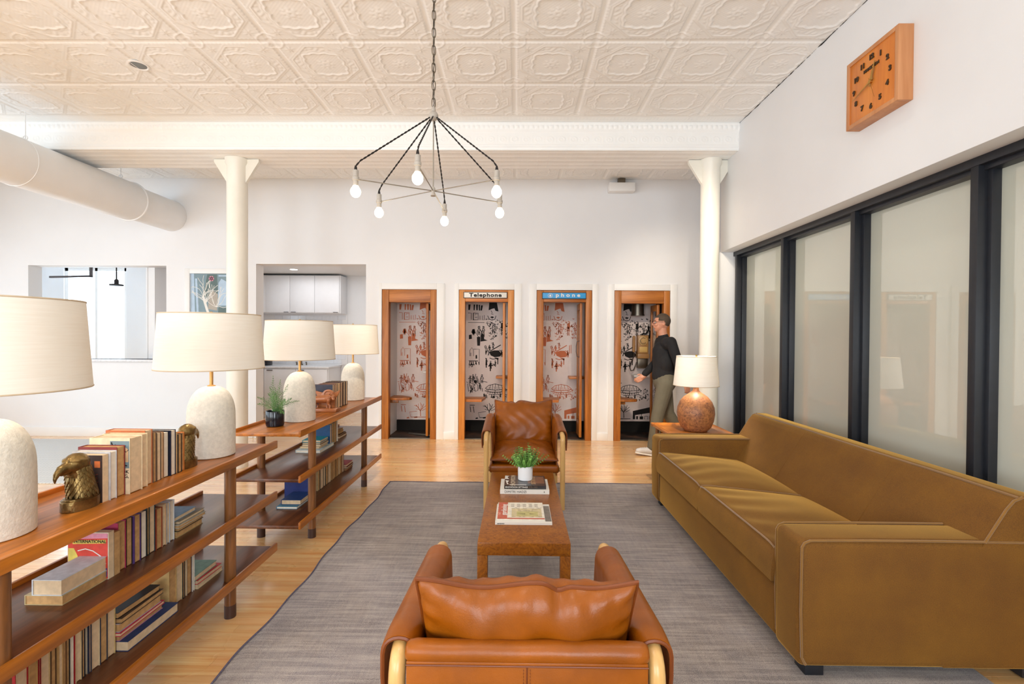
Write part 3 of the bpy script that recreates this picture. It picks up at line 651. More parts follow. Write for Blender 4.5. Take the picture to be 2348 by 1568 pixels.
FIL = [[(848, 268), (862, 268), (858, 318), (848, 318)], [(870, 268), (886, 268), (884, 318), (872, 318)], [(892, 270), (904, 270), (906, 320), (894, 320)], [(912, 275), (930, 275), (922, 320), (908, 320)], [(802, 268), (822, 268), (816, 316), (802, 316)],
 [(985, 250), (1052, 250), (1066, 328), (1040, 322), (1030, 300), (1012, 304), (980, 318)], [(992, 378), (1010, 370), (1030, 378), (1012, 388)],
 [(838, 485), (858, 482), (868, 520), (842, 528), (830, 510)], [(808, 535), (832, 530), (835, 568), (808, 572)], [(878, 552), (910, 552), (906, 628), (882, 628)], [(920, 520), (940, 530), (942, 570), (972, 582), (910, 592), (912, 555)],
 [(985, 680), (1030, 668), (1070, 668), (1098, 700), (1080, 722), (1035, 728), (1000, 712)], [(1030, 730), (1070, 735), (1066, 755)], [(868, 712), (880, 708), (882, 740), (868, 742)], [(855, 928), (880, 932), (876, 960), (856, 952)], [(938, 1050), (948, 1045), (952, 1075), (940, 1078)], [(1020, 1068), (1036, 1062), (1040, 1085), (1020, 1088)], [(1090, 430), (1112, 420), (1116, 470), (1088, 474)],
 [(870, 1262), (888, 1256), (892, 1268), (870, 1270)], [(935, 1255), (962, 1252), (965, 1264), (935, 1266)], [(1070, 1190), (1235, 1155), (1235, 1185), (1300, 1180), (1300, 1205), (1090, 1225), (1090, 1262), (1070, 1262)], [(1100, 1235), (1115, 1235), (1115, 1262), (1100, 1262)], [(1130, 1238), (1160, 1236), (1160, 1262), (1130, 1262)]]
def glyph(x, y, s, fill=True, lean=0):
    STK.append((.005, [(x + 5 * s * math.cos(a), y + 7 * s * math.sin(a)) for a in np.linspace(0, 2 * PI, 9)])); STK.append((.007, [(x - 5 * s, y - 4 * s), (x, y - 8 * s), (x + 5 * s, y - 4 * s)]))
    b = [(x - 8 * s, y + 10 * s), (x + 8 * s, y + 10 * s), (x + 9 * s + lean, y + 38 * s), (x - 7 * s + lean, y + 38 * s)]
    if fill: FIL.append(b)
    else: STK.append((.005, b + b[:1])); STK.append((.004, [(x - 3 * s, y + 14 * s), (x + 2 * s, y + 30 * s)]))
    STK.append((.008, [(x - 4 * s + lean, y + 38 * s), (x - 6 * s + lean, y + 66 * s)])); STK.append((.008, [(x + 5 * s + lean, y + 38 * s), (x + 8 * s + lean, y + 66 * s)]))
    STK.append((.005, [(x + 8 * s, y + 12 * s), (x + 16 * s, y + 26 * s), (x + 10 * s, y + 32 * s)]))
for q in ((896, 468, 1.0, False), (934, 468, .95, False), (848, 490, .7, True), (960, 640, .8, False), (990, 628, .7, True), (1020, 606, .7, False), (1096, 672, .8, True), (962, 745, .8, True), (1000, 770, .9, True), (1040, 762, .6, True), (820, 900, .9, False), (846, 886, .7, True),
          (880, 905, .8, False), (924, 890, 1.0, False), (905, 962, .7, True), (835, 985, .8, False), (1010, 1060, .35, True), (1085, 1052, .4, True), (960, 1058, .4, False), (830, 770, .35, True), (870, 768, .35, True), (1160, 430, 1.0, False), (1200, 440, 1.1, True), (1245, 430, 1.0, False), (1180, 1050, .5, True), (1230, 1040, .6, False), (1022, 440, 1.2, False), (1100, 470, 1.0, False)): glyph(*q)
for x in (970, 985, 1000, 1016, 1032, 1056, 1082, 1100, 1114): STK.append((.004, [(x, 985 + abs(x - 1040) * .1), (x + 2, 1014)])); STK.append((.006, [(x, 1034), (x + 6, 1046)]))
rr = random.Random(21)
for cx, cy, w, h, n in ((1015, 415, 55, 40, 26), (1025, 490, 32, 80, 40), (1105, 490, 25, 80, 26), (1180, 480, 40, 100, 46), (840, 960, 40, 70, 18), (1160, 1040, 45, 50, 30), (1020, 1070, 80, 16, 14), (820, 800, 30, 12, 6)):
    for _ in range(n):
        x, y = cx + rr.uniform(-w, w), cy + rr.uniform(-h, h); a = rr.uniform(0, PI)
        STK.append((rr.choice((.004, .005, .008)), [(x, y), (x + 9 * math.cos(a), y + 9 * math.sin(a)), (x + 15 * math.cos(a + .8), y + 15 * math.sin(a + .8))]))
def wallprint(bm, off, wmax, y, X=None):
    for w, P in STK:
        Q = [UVp(u, v, off) for u, v in P]
        if all(0.01 < q[0] < wmax - 0.01 for q in Q): ribbon(bm, Q, w * 1.35, y, X)
    for P in FIL:
        Q = [UVp(u, v, off) for u, v in P]
        Q = [(min(max(q[0], 0.005), wmax - 0.005), q[1]) for q in Q]
        if max(q[0] for q in Q) - min(q[0] for q in Q) > 0.01: flat(bm, Q, y, X)
BL = ['first phone booth from the left, orange print wallpaper and rounded corner seat',
      'second phone booth from the left, black print wallpaper under white sign',
      'third phone booth from the left, orange print wallpaper under blue sign',
      'fourth phone booth from the left, black wallpaper with payphone behind walking person']
for k in range(4):
    x0, x1 = OP[k + 2][:2]; W_ = x1 - x0; ink = M['inko'] if k % 2 == 0 else M['ink']
    oz, ox = (M['oak2_z'], M['oak2_x']) if k == 1 else (M['oak_z'], M['oak_x'])
    t = thing('phone_booth', BL[k], 'phone booth', (x0, YB, 0))
    jw = 0.098 if k != 1 else 0.088; hz = 1.932 if k in (0, 3) else 1.945
    for a, b in ((0.004, jw), (W_ - 0.088, W_ - 0.004)):
        bm = NB(); bx(bm, (a, -0.012, 0.0), (b, 0.10, 2.108), 0.004); bx(bm, (a + 0.02 if a < .1 else a, -0.018, 0), (b if a < .1 else b - .02, -0.010, hz if False else 2.09), 0.002)
        obj('jamb', bm, oz, t)
    bm = NB(); bx(bm, (jw, -0.010, hz), (W_ - 0.088, 0.10, 2.108), 0.004); obj('header', bm, ox, t)
    bm = NB(); bx(bm, (jw, 0.0, 0.0), (W_ - 0.088, 0.05, 0.012), 0.003); obj('sill', bm, M['steel'], t)
    bm = NB(); bx(bm, (-0.02, 0.05, -0.005), (W_ + 0.02, FLB - YB, 0.006)); obj('booth_floor', bm, M['bfloor'], t)
    D = FLB - YB
    bm = multi([((0.02, D - .012, 0.17), (W_ - 0.02, D, 2.09)), ((0.02, 0.10, 0.17), (0.03, D - .012, 2.09))]); wp = obj('wallpaper', bm, M['paper'], t)
    bm = multi([((0, 0.1, 0), (0.02, D, 2.11)), ((W_ - 0.02, 0.1, 0), (W_, D, 2.11)), ((0, D, 0), (W_, D + .02, 2.11)), ((0, 0.1, 2.09), (W_, D, 2.11)), ((0.02, D - 0.02, 0), (W_ - 0.02, D - .0, 0.165)), ((0.02, 0.1, 0), (0.034, D, 0.165))]); obj('shell', bm, M['gap'], t)
    off = (0.045, 0.02, -0.06, -0.10)[k]
    bm = NB(); wallprint(bm, off, W_ - 0.12, D - .0135, Matrix.Translation((0.03, 0, 0)))
    # the same print on the left side wall
    bm2 = bm; X = Matrix.Translation((0.0315, D - 0.02, 0)) @ Matrix.Rotation(PI / 2, 4, 'Z')
    if k < 2: wallprint(bm2, -0.32, 0.48, 0, Matrix.Translation((0.0315, 0.10, 0)) @ Matrix.Rotation(PI / 2, 4, 'Z'))
    wq = obj('wallpaper_print', bm, ink, wp, 0); wq['kind'] = 'stuff'
    # folded door: two narrow leaves seen edge-on
    for q, (a, y0, y1) in enumerate(((W_ - 0.162, 0.06, 0.40), (W_ - 0.118, 0.12, 0.42))):
        if q: continue
        bm = multi([((a, y0, 0.03), (a + 0.034, y0 + 0.05, hz - 0.01)), ((a, y1 - 0.05, 0.03), (a + 0.034, y1, hz - 0.01)), ((a, y0 + .05, 0.03), (a + 0.034, y1 - .05, 0.25)), ((a, y0 + .05, hz - 0.1), (a + 0.034, y1 - .05, hz - .01))], 0.002)
        d = obj('folding_door', bm, oz, t)
        obj('door_glass', multi([((a + 0.014, y0 + .05, 0.25), (a + 0.02, y1 - .05, hz - 0.1))]), M['glass'], d)
        if q == 0 and k == 2:
            bm = NB(); tube(bm, [(a, y0 + .03, 1.17), (a - .035, y0 + .03, 1.18), (a - .045, y0 + .03, 1.25), (a - .045, y0 + .03, 1.32), (a - .035, y0 + .03, 1.39), (a, y0 + .03, 1.40)], 0.005, 8); obj('door_handle', bm, M['handle'], d)
    # seat and small shelf
    if k in (0, 3):
        bm = NB(); P = [(0.03, 0.13)] + [(0.03 + (0.36 if k == 0 else .26) * math.cos(a), 0.13 + (0.30 if k == 0 else .3) * math.sin(a)) for a in np.linspace(0, PI / 2, 9)][::1] + [(0.03, 0.5)]
        P = [(0.03, 0.12), (0.27, 0.12), (0.36, 0.15), (0.385, 0.2), (0.33, 0.30), (0.2, 0.42), (0.03, 0.46)]
        prism(bm, P, 0.53, 0.565, 'z', r=0.004); s = obj('seat', bm, oz, t)
        bm = multi([((0.034, 0.14, 0.25), (0.06, 0.18, 0.53)), ((0.034, 0.14, 0.49), (0.2, 0.18, 0.53))], 0.003); obj('bracket', bm, M['shelf_z'], s)
        if k == 0:
            bm = NB(); bx(bm, (0.5, D - 0.2, 0.90), (W_ - 0.17, D - .02, 0.93), 0.006); obj('shelf', bm, M['trimw'], t)
    else:
        a = (0.03, 0.32) if k == 1 else (0.03, 0.33)
        bm = NB(); prism(bm, [(a[0], 0.12), (a[1], 0.12), (a[1] + .04, 0.45), (a[0], 0.45)], 0.515, 0.55, 'z', r=0.003); obj('seat', bm, M['oak2_x'], t)
        bm = NB(); bx(bm, (W_ - 0.27, 0.40, 0.83), (W_ - 0.03, D - .02, 0.865), 0.004); obj('shelf', bm, M['oak2_x'], t)
    if k in (1, 2):
        bm = NB(); lathe(bm, [(0.14, 2.05), (0.15, 2.085)], 32, (W_ / 2 - .03, 0.35, 0)); obj('ceiling_disc', bm, M['gap'], t)  # dark disc standing for the booth's ceiling light fixture
    if k == 3:
        bm = NB(); bx(bm, (0.39, D - .2, 0.86), (0.62, D - .02, 0.895), 0.006); obj('shelf', bm, M['trimw'], t)
        bm = NB(); lathe(bm, [(0.1, 1.78), (0.1, 1.80), (0.092, 1.80), (0.092, 2.08)], 28, (0.45, 0.48, 0)); obj('canister', bm, M['steel'], t)
    if k == 0:
        bm = NB(); bx(bm, (0.12, 0.3, 0.012), (0.5, 0.32, 0.03), X=Matrix.Translation((.1, .05, 0)) @ Matrix.Rotation(R(-20), 4, 'Z')); obj('floor_strip', bm, M['steel'], t)

# signs over the second and third booth
t = thing('telephone_sign', 'white sign with black lettering over the second booth', 'sign', (-0.826 + 0.375, YB - 0.013, 2.035))
bm = NB(); bx(bm, (-0.308, -0.018, -0.044), (0.308, 0, 0.044), 0.003); obj('sign_frame', bm, M['black_frame'], t)
bm = NB(); bx(bm, (-0.298, -0.0215, -0.036), (0.298, -0.017, 0.036), 0.001); obj('sign_face', bm, M['signw'], t)
textmesh('Telephone', 0.074, M['ink'], 'lettering', 0.0026, t, Matrix.Translation((0, -0.0222, -0.001)) @ ROTX90 @ Matrix.Diagonal((1.28, 1, 1, 1)), 1.12)
t = thing('phone_sign', 'blue sign with white bell emblem and lettering over third booth', 'sign', (0.267 + 0.385, YB - 0.013, 2.032))
bm = NB(); bx(bm, (-0.308, -0.022, -0.046), (0.308, 0, 0.046), 0.003); obj('sign_frame', bm, M['black_frame'], t)
bm = NB(); bx(bm, (-0.30, -0.0255, -0.038), (0.30, -0.021, 0.038), 0.001); obj('sign_face', bm, M['signb'], t)
textmesh('phone', 0.07, M['signw'], 'lettering', 0.0018, t, Matrix.Translation((0.052, -0.0262, 0.006)) @ ROTX90 @ Matrix.Diagonal((1.3, 1, 1, 1)), 1.62)
bm = NB(); tube(bm, [(-0.195 + .030 * math.cos(a), -0.026, .030 * math.sin(a)) for a in np.linspace(0, 2 * PI, 32, endpoint=False)], 0.0026, 6, closed=True)
flat(bm, [(-0.213, -0.012), (-0.177, -0.012), (-0.183, -0.004), (-0.185, 0.009), (-0.190, 0.016), (-0.20, 0.016), (-0.205, 0.009), (-0.207, -0.004)], -0.0262); flat(bm, [(-0.2, -0.02), (-0.19, -0.02), (-0.19, -0.015), (-0.2, -0.015)], -0.0262)
obj('emblem', bm, M['signw'], t)

# payphone in the fourth booth
t = thing('payphone', 'beige rotary payphone mounted inside the fourth phone booth', 'telephone', (1.892, FLB - 0.014, 1.02))
pb = plain('beige_payphone', rgb(176, 132, 82), 0.35)
bm = NB(); bx(bm, (-0.075, -0.12, 0.19), (0.085, 0, 0.47), 0.012); bx(bm, (-0.08, -0.14, 0.12), (0.09, 0, 0.19), 0.006); obj('body', bm, pb, t)
bm = NB(); bx(bm, (-0.07, -0.11, -0.03), (0.08, 0, 0.12), 0.008); obj('coin_box', bm, M['steel'], t)
bm = NB(); lathe(bm, [(0.068, 0), (0.068, .012), (0.055, .018), (0.03, .018), (0.028, .028), (0.01, .028)], 32, X=Matrix.Translation((0, -0.12, 0.385)) @ ROTX90); dl = obj('dial', bm, plain('pale_dial', rgb(206, 168, 112), .35), t)
bm = NB()
for q in range(10):
    a = R(60) + q * R(28); cyl(bm, (.045 * math.cos(a), -0.1375, .385 + .045 * math.sin(a)), (.045 * math.cos(a), -0.1395, .385 + .045 * math.sin(a)), 0.007, n=10)
obj('finger_hole', bm, M['ink'], dl)
bm = NB(); bx(bm, (-0.055, -0.126, 0.215), (0.065, -0.12, 0.295), 0.002); obj('instruction_card', bm, plain('card', rgb(222, 184, 110), .5), t)
bm = NB(); limb(bm, [(-0.125, -0.07, 0.23, 0.022), (-0.125, -0.075, 0.44, 0.022)]); obj('handset', bm, pb, t)
bm = NB(); P = [(-0.125, -0.08, 0.21), (-0.13, -0.1, 0.15), (-0.17, -0.1, 0.06), (-0.19, -0.1, -0.02), (-0.17, -0.09, -0.07), (-0.13, -0.08, -0.06), (-0.1, -0.06, 0.0), (-0.075, -0.04, 0.06)]
tube(bm, P, 0.008, 8); obj('handset_cord', bm, M['handle'], t)
bm = NB(); tube(bm, [(0.0, -.06, .47), (.02, -.06, .50), (.06, -.05, .49), (.1, -.04, .55), (.13, -.03, .53), (.12, -.02, .42)], 0.012, 8); obj('conduit', bm, M['gap'], t)

# ================================================================== SOFA
t = thing('sofa', 'long mustard mohair velvet sofa with two seat cushions at the right', 'sofa', (1.19, 2.02, 0.0095)); SL = 2.235
V_ = M['velour']
bm = NB(); bx(bm, (0.012, 0.203, 0.062), (0.85, SL - 0.203, 0.300), 0.02, 3); obj('base', bm, V_, t)
def subd(bm, n=1): bmesh.ops.subdivide_edges(bm, edges=bm.edges[:], cuts=n, use_grid_fill=True)
for a, b in ((0.0, 0.205), (SL - 0.205, SL)):
    bm = NB(); bx(bm, (0.0, a, 0.055), (1.085, b, 0.597), 0.034, 5); ar = obj('arm', bm, V_, t)
    for y in (a + 0.004, b - 0.004):
        bm = NB(); tube(bm, [(0.03, y, 0.07), (0.014, y, 0.10), (0.008, y, 0.3), (0.010, y, 0.565), (0.02, y, 0.583), (0.045, y, 0.594), (0.3, y, 0.597), (0.6, y, 0.597), (0.765, y, 0.596)] + ([(1.07, y, 0.594)] if y < .1 or y > SL - .1 else []), 0.0055, 8); obj('piping', bm, M['piping'], ar)
prof = [(0.60, 0.06), (0.60, 0.30), (0.655, 0.41), (0.765, 0.59), (0.855, 0.735), (0.885, 0.772), (0.925, 0.788), (1.00, 0.785), (1.05, 0.765), (1.075, 0.70), (1.082, 0.06)]
bm = NB(); prism(bm, prof, 0.002, SL - 0.002, 'y', r=0.012); bk = obj('backrest', bm, V_, t)
for y in (0.004, SL - 0.004):
    bm = NB(); tube(bm, [(0.768, y, 0.592), (0.81, y, 0.66), (0.855, y, 0.732), (0.886, y, 0.769), (0.922, y, 0.784)], 0.0055, 8); obj('piping', bm, M['piping'], bk)
bm = NB(); tube(bm, [(0.905, q, 0.782 + 0.002 * math.sin(q * 5)) for q in np.linspace(0.004, SL - 0.004, 40)], 0.0055, 8); obj('piping', bm, M['piping'], bk)
for y in (0.62, 1.45):
    bm = NB(); tube(bm, [(0.66, y, 0.42), (0.766, y, 0.59), (0.853, y, 0.73), (0.876, y, 0.76)], 0.0018, 6); obj('seam', bm, V_, bk)
def box_cushion(w, d, h, r=0.035, crown=0.028, seed=0):
    """seat cushion: x 0..w, y 0..d, z 0..h with soft crown and shallow pulls"""
    bm = NB(); N = 48
    def prof_(u, v, top):
        a, b = 2 * u - 1, 2 * v - 1
        x, y = w * u, d * v; e = (1 - abs(a) ** 5) * (1 - abs(b) ** 5)
        dz = crown * (1 - a * a) ** .8 * (1 - b * b) ** .8
        if top:
            wr = 0.0040 * math.sin(9 * v * PI + 2 * math.sin(u * 5 + seed)) * max(0, 1 - u * 1.25) ** 1.2 * (1 - abs(b) ** 8)
            return Vector((x, y, h + dz + wr * min(1, e * 2) - 0.010 * (abs(a) ** 14) * (abs(b) ** 14)))
        return Vector((x, y, -dz * 0.15))
    T = [[bm.verts.new(prof_(i / N, j / N, True)) for j in range(N + 1)] for i in range(N + 1)]
    B = [[bm.verts.new(prof_(i / N, j / N, False)) for j in range(N + 1)] for i in range(N + 1)]
    for i in range(N):
        for j in range(N):
            bm.faces.new((T[i][j], T[i + 1][j], T[i + 1][j + 1], T[i][j + 1])); bm.faces.new((B[i][j], B[i][j + 1], B[i + 1][j + 1], B[i + 1][j]))
    def loop(G): return [G[i][0] for i in range(N)] + [G[N][j] for j in range(N)] + [G[i][N] for i in range(N, 0, -1)] + [G[0][j] for j in range(N, 0, -1)]
    LT, LB = loop(T), loop(B); n = len(LT); cen = Vector((w / 2, d / 2, 0)); prev = LB
    for s in (0.25, 0.5, 0.75):
        ring = []
        for k in range(n):
            p = LB[k].co.lerp(LT[k].co, s); o = Vector((p.x - cen.x, p.y - cen.y, 0)); o = Vector((1 if p.x > w - 1e-4 else (-1 if p.x < 1e-4 else 0), 1 if p.y > d - 1e-4 else (-1 if p.y < 1e-4 else 0), 0))
            ring.append(bm.verts.new(p + o * 0.014 * math.sin(s * PI)))
        for k in range(n): bm.faces.new((prev[k], prev[(k + 1) % n], ring[(k + 1) % n], ring[k]))
        prev = ring
    for k in range(n): bm.faces.new((prev[k], prev[(k + 1) % n], LT[(k + 1) % n], LT[k]))
    return bm, [v.co.copy() for v in LT], [v.co.copy() for v in LB]
cw = (SL - 0.41) / 2 - 0.004
for q in range(2):
    bm, LT, LB = box_cushion(0.70, cw - 0.006, 0.165, crown=0.042, seed=q * 2.0); X = Matrix.Translation((-0.008, 0.211 + q * (cw + 0.008), 0.318)) @ Matrix.Rotation(R(5.5), 4, 'Y')
    for v in bm.verts: v.co = X @ v.co
    cu = obj('seat_cushion', bm, V_, t, 70)
    bm = NB(); tube(bm, [X @ p + Vector((0, 0, 0.0015)) for p in LT], 0.0045, 7, closed=True); obj('piping', bm, M['piping'], cu)
for x in (0.05, 0.97):
    for y in (0.04, SL - 0.12):
        bm = NB(); bx(bm, (x, y, 0), (x + 0.08, y + 0.08, 0.066), 0.003); obj('leg', bm, M['black_frame'], t)

# ================================================================== LEATHER ARMCHAIRS
def knife_cushion(w, d, th, wr=0.006, seed=0, notch=0.0):
    bm = NB(); N = 44
    def P(u, v, s):
        a, b = 2 * u - 1, 2 * v - 1
        pin = 1 - 0.035 * (1 - abs(b) ** 2) * abs(a) ** 3; pin2 = 1 - 0.045 * (1 - abs(a) ** 2) * abs(b) ** 3
        f = max(0, (1 - abs(a) ** 3.0)) ** .55 * max(0, (1 - abs(b) ** 3.0)) ** .55
        w_ = wr * (math.sin(7 * a + 3 * b + seed) * math.sin(5 * b + seed * 2) + .7 * math.sin(14 * a + 5 * math.sin(3 * b + seed))) * f
        edge = max(abs(a), abs(b)) ** 12
        w_ += wr * 1.3 * math.sin(26 * (a if abs(b) > abs(a) else b) + seed) * edge * (1 - edge) * 3
        x = a * w / 2 * pin; y = b * d / 2 * pin2
        y += -notch * math.exp(-((a - .28) / .08) ** 2) * max(0, b) ** 4 + notch * .5 * math.sin(a * 6 + 1) * max(0, b) ** 4
        return Vector((x, y, s * (th / 2 * f + 0.002) + w_))
    T = [[bm.verts.new(P(i / N, j / N, 1)) for j in range(N + 1)] for i in range(N + 1)]
    B = [[bm.verts.new(P(i / N, j / N, -1)) for j in range(N + 1)] for i in range(N + 1)]
    for i in range(N):
        for j in range(N):
            bm.faces.new((T[i][j], T[i + 1][j], T[i + 1][j + 1], T[i][j + 1])); bm.faces.new((B[i][j], B[i][j + 1], B[i + 1][j + 1], B[i + 1][j]))
    lp = lambda G: [G[i][0] for i in range(N)] + [G[N][j] for j in range(N)] + [G[i][N] for i in range(N, 0, -1)] + [G[0][j] for j in range(N, 0, -1)]
    A, Bq = lp(T), lp(B); n = len(A)
    for k in range(n): bm.faces.new((Bq[k], Bq[(k + 1) % n], A[(k + 1) % n], A[k]))
    return bm, [(a.co + b.co) / 2 for a, b in zip(A, Bq)]
def arc(p0, p1, p2, n=6):
    p0, p1, p2 = map(Vector, (p0, p1, p2)); return [(p0 * (1 - s) ** 2 + p1 * 2 * s * (1 - s) + p2 * s * s) for s in np.linspace(0, 1, n)]
def armchair(label, loc, rz):
    """front towards +y"""
    t = thing('armchair', label, 'armchair', loc, rz)
    for s in (-1, 1):
        x = s * 0.320; bm = NB()
        P = [Vector((x, 0.385, 0)), Vector((x, 0.385, 0.3)), Vector((x, 0.385, 0.54))] + arc((x, 0.385, 0.57), (x, 0.385, 0.608), (x, 0.345, 0.611), 7) + [Vector((x, 0.1, 0.628))]
        P += [Vector((x, -0.25, 0.656))] + arc((x, -0.28, 0.658), (x, -0.355, 0.664), (x, -0.36, 0.59), 7) + [Vector((x, -0.36, 0.4)), Vector((x, -0.36, 0))]
        tube(bm, P, 0.021, 14, sq=1.0); fr = obj('side_frame', bm, M['ash'], t)
        for gy in (0.385, -0.36):
            bm = NB(); cyl(bm, (x, gy, -0.0), (x, gy, 0.008), 0.019); obj('glide', bm, M['handle'], fr)
        # leather sleeve hung over the arm, inner flap longer
        bm = NB(); prof = []
        out, inn = 0.125, 0.21
        prof += [(0.036, -out), (0.040, -out * .5), (0.040, -0.01)]
        prof += [(0.038 * math.cos(a), 0.030 * math.sin(a)) for a in np.linspace(0.15, PI - 0.15, 9)]
        prof += [(-0.040, -0.01), (-0.044, -inn * .5), (-0.046, -inn)]
        th = 0.008
        def off(p, k):
            a = Vector(prof[max(k - 1, 0)]); b = Vector(prof[min(k + 1, len(prof) - 1)]); d = (b - a).normalized(); nn = Vector((-d.y, d.x)); return (p[0] - nn.x * th, p[1] - nn.y * th)
        full = prof + [off(p, k) for k, p in reversed(list(enumerate(prof)))]
        ys = np.linspace(-0.335, 0.290, 22); rings = []
        for y in ys:
            zc = 0.634 - (y - 0.02) * 0.08 + (0.0 if y < .25 else -0.0) ; fl = 1 + 0.10 * math.sin(y * 9 + s); e = max(0, (y - 0.24) / 0.08); zc -= 0.004 * e * e; e2 = max(0, (-0.26 - y) / 0.08); zc -= 0.012 * e2 * e2
            bulge = 1 + 0.0 * y
            rings.append([bm.verts.new((x + s * px * bulge, y, zc + (pz * fl if pz < -0.02 else pz))) for px, pz in full])
        for A, B in zip(rings, rings[1:]):
            for k in range(len(full)): bm.faces.new((A[k], A[(k + 1) % len(full)], B[(k + 1) % len(full)], B[k]))
        bm.faces.new(rings[0][::-1]); bm.faces.new(rings[-1])
        sl = obj('arm_sleeve', bm, M['leather'], t, 60)
        bm = NB()
        for ring_y in (ys[0], ys[-1]):
            i = 0 if ring_y == ys[0] else -1
            pass
        zc0 = lambda y: 0.634 - (y - 0.02) * 0.08 - 0.004 * max(0, (y - .24) / .08) ** 2 - 0.012 * max(0, (-.26 - y) / .08) ** 2
        for y in (ys[0], ys[-1]):
            bm = NB(); tube(bm, [(x + s * px * 1.04, y, zc0(y) + (pz * (1 + 0.10 * math.sin(y * 9 + s)) if pz < -0.02 else pz * 1.04)) for px, pz in prof], 0.0055, 6); obj('sleeve_edge', bm, M['leather_edge'], sl)
        # leather side panel between sleeve and seat
        bm = NB(); prism(bm, [(-0.33, 0.27), (0.30, 0.26), (0.31, 0.47), (0.0, 0.48), (-0.33, 0.50)], s * 0.275 - 0.004, s * 0.275 + 0.004, 'x', r=0.002); obj('side_panel', bm, M['leather'], t)
    # rails
    bm = NB(); cyl(bm, (-0.32, 0.29, 0.31), (0.32, 0.29, 0.31), 0.018); obj('front_rail', bm, M['ash'], t)
    bm = NB(); cyl(bm, (-0.32, -0.35, 0.29), (0.32, -0.35, 0.29), 0.018); obj('rear_rail', bm, M['ash'], t)
    bm = NB(); bx(bm, (-0.298, -0.30, 0.285), (0.298, 0.335, 0.355), 0.022, 4); obj('seat_sling', bm, M['leather'], t, 60)
    # back panel with rolled top edge and stitched middle seam
    bm = NB(); N = 30
    def bp(u, v, o):
        x = -0.288 + 0.576 * u; z = 0.27 + 0.43 * v; y = -0.372 - 0.004 * math.sin(u * PI) + o; return Vector((x, y, z))
    bx(bm, (-0.292, -0.384, 0.27), (0.292, -0.374, 0.656), 0.003); bp_ = obj('back_panel', bm, M['leather'], t)
    bm = NB(); tube(bm, [(-0.296, -0.360, 0.668), (-0.288, -0.360, 0.668)] + [(q, -0.360, 0.668 + 0.0008 * math.sin(q * 40)) for q in np.linspace(-0.27, 0.27, 20)] + [(0.288, -0.360, 0.668), (0.296, -0.360, 0.668)], [0.018, 0.024] + [0.0265] * 20 + [0.024, 0.018], 18); obj('top_roll', bm, M['leather'], t, 60)
    bm = NB(); tube(bm, [(-0.292, -0.385, 0.648), (0.292, -0.385, 0.648)], 0.0022, 6); tube(bm, [(0, -0.3845, 0.646), (0, -0.3845, 0.28)], 0.0022, 6); obj('seam', bm, M['leather_edge'], bp_)
    bm = NB()
    for q in range(46):
        for sx in (-0.008, 0.008): bx(bm, (sx - 0.0007, -0.3855, 0.285 + q * 0.0078), (sx + 0.0007, -0.3838, 0.2895 + q * 0.0078))
    so = obj('stitching', bm, M['leather_edge'], bp_); so['kind'] = 'stuff'
    # seat cushion
    bm, E = knife_cushion(0.57, 0.60, 0.13, 0.0035, 1.0); X = Matrix.Translation((0, 0.045, 0.415)) @ Matrix.Rotation(R(-3), 4, 'X')
    for v in bm.verts: v.co = X @ v.co
    c = obj('seat_cushion', bm, M['leather'], t, 75)
    bm = NB(); tube(bm, [X @ p for p in E], 0.0055, 7, closed=True); obj('piping', bm, M['leather_edge'], c)
    # back cushion leaning over the rear rail
    bm, E = knife_cushion(0.56, 0.44, 0.17, 0.0055, 2.6, 0.020); X = Matrix.Translation((0, -0.235, 0.612)) @ Matrix.Rotation(R(22), 4, 'X') @ Matrix.Rotation(R(90), 4, 'X')
    for v in bm.verts: v.co = X @ v.co
    c = obj('back_cushion', bm, M['leather'], t, 75)
    bm = NB(); tube(bm, [X @ p for p in E], 0.006, 7, closed=True); obj('piping', bm, M['leather_edge'], c)
    return t
armchair('cognac leather armchair in the foreground with its back to the camera', (0.028, 1.535, 0.0095), 0)
armchair('cognac leather armchair facing the camera at far end of coffee table', (0.065, 4.40, 0.0095), PI)

# ================================================================== COFFEE TABLE
t = thing('coffee_table', 'narrow burl wood coffee table between the two leather armchairs', 'table', (0.043, 3.11, 0.0095), R(-0.2))
TZ = 0.3925 - 0.0095
bm = NB(); bx(bm, (-0.24, -0.65, TZ - 0.066), (0.24, 0.65, TZ), 0.0025); obj('tabletop', bm, M['burl'], t)
for x in (-0.24, 0.187):
    for y in (-0.65, 0.597):
        bm = NB(); bx(bm, (x, y, 0), (x + 0.053, y + 0.053, TZ - 0.066), 0.002); obj('leg', bm, M['burl'], t)
# ================================================================== SHELF UNITS
SX0, SX1 = -1.892, -1.428      # outer faces of the side lips
SH = (0.804, 0.500, 0.190)     # tops of the three boards
def shelf_unit(label, y0, y1, p0, p1):
    t = thing('bookshelf', label, 'bookshelf', (SX0, y0, 0)); w = SX1 - SX0; L = y1 - y0
    for z in SH:
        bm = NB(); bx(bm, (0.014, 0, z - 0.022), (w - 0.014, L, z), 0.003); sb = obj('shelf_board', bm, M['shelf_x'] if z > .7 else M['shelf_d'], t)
        for a in (0.0, w - 0.016):
            bm = NB(); bx(bm, (a, 0, z - 0.026), (a + 0.016, L, z + 0.020), 0.003); obj('side_lip', bm, M['shelf_x'], sb)
    for x in (0.052, w - 0.044):
        for y in (p0 - y0, p1 - y0):
            bm = NB(); cyl(bm, (x, y, 0.065), (x, y, SH[0] - 0.02), 0.027, n=24); po = obj('post', bm, M['shelf_z'], t)
            bm = NB(); cyl(bm, (x, y, 0.0), (x, y, 0.066), 0.0275, n=24); obj('post_cap', bm, M['shelf_cap'], po)
    return t
shelf_unit('near walnut bookshelf of three open tiers, left foreground', 1.06, 2.855, 1.345, 2.452)
shelf_unit('far walnut bookshelf of three open tiers beyond the near one', 3.16, 5.065, 3.44, 4.62)

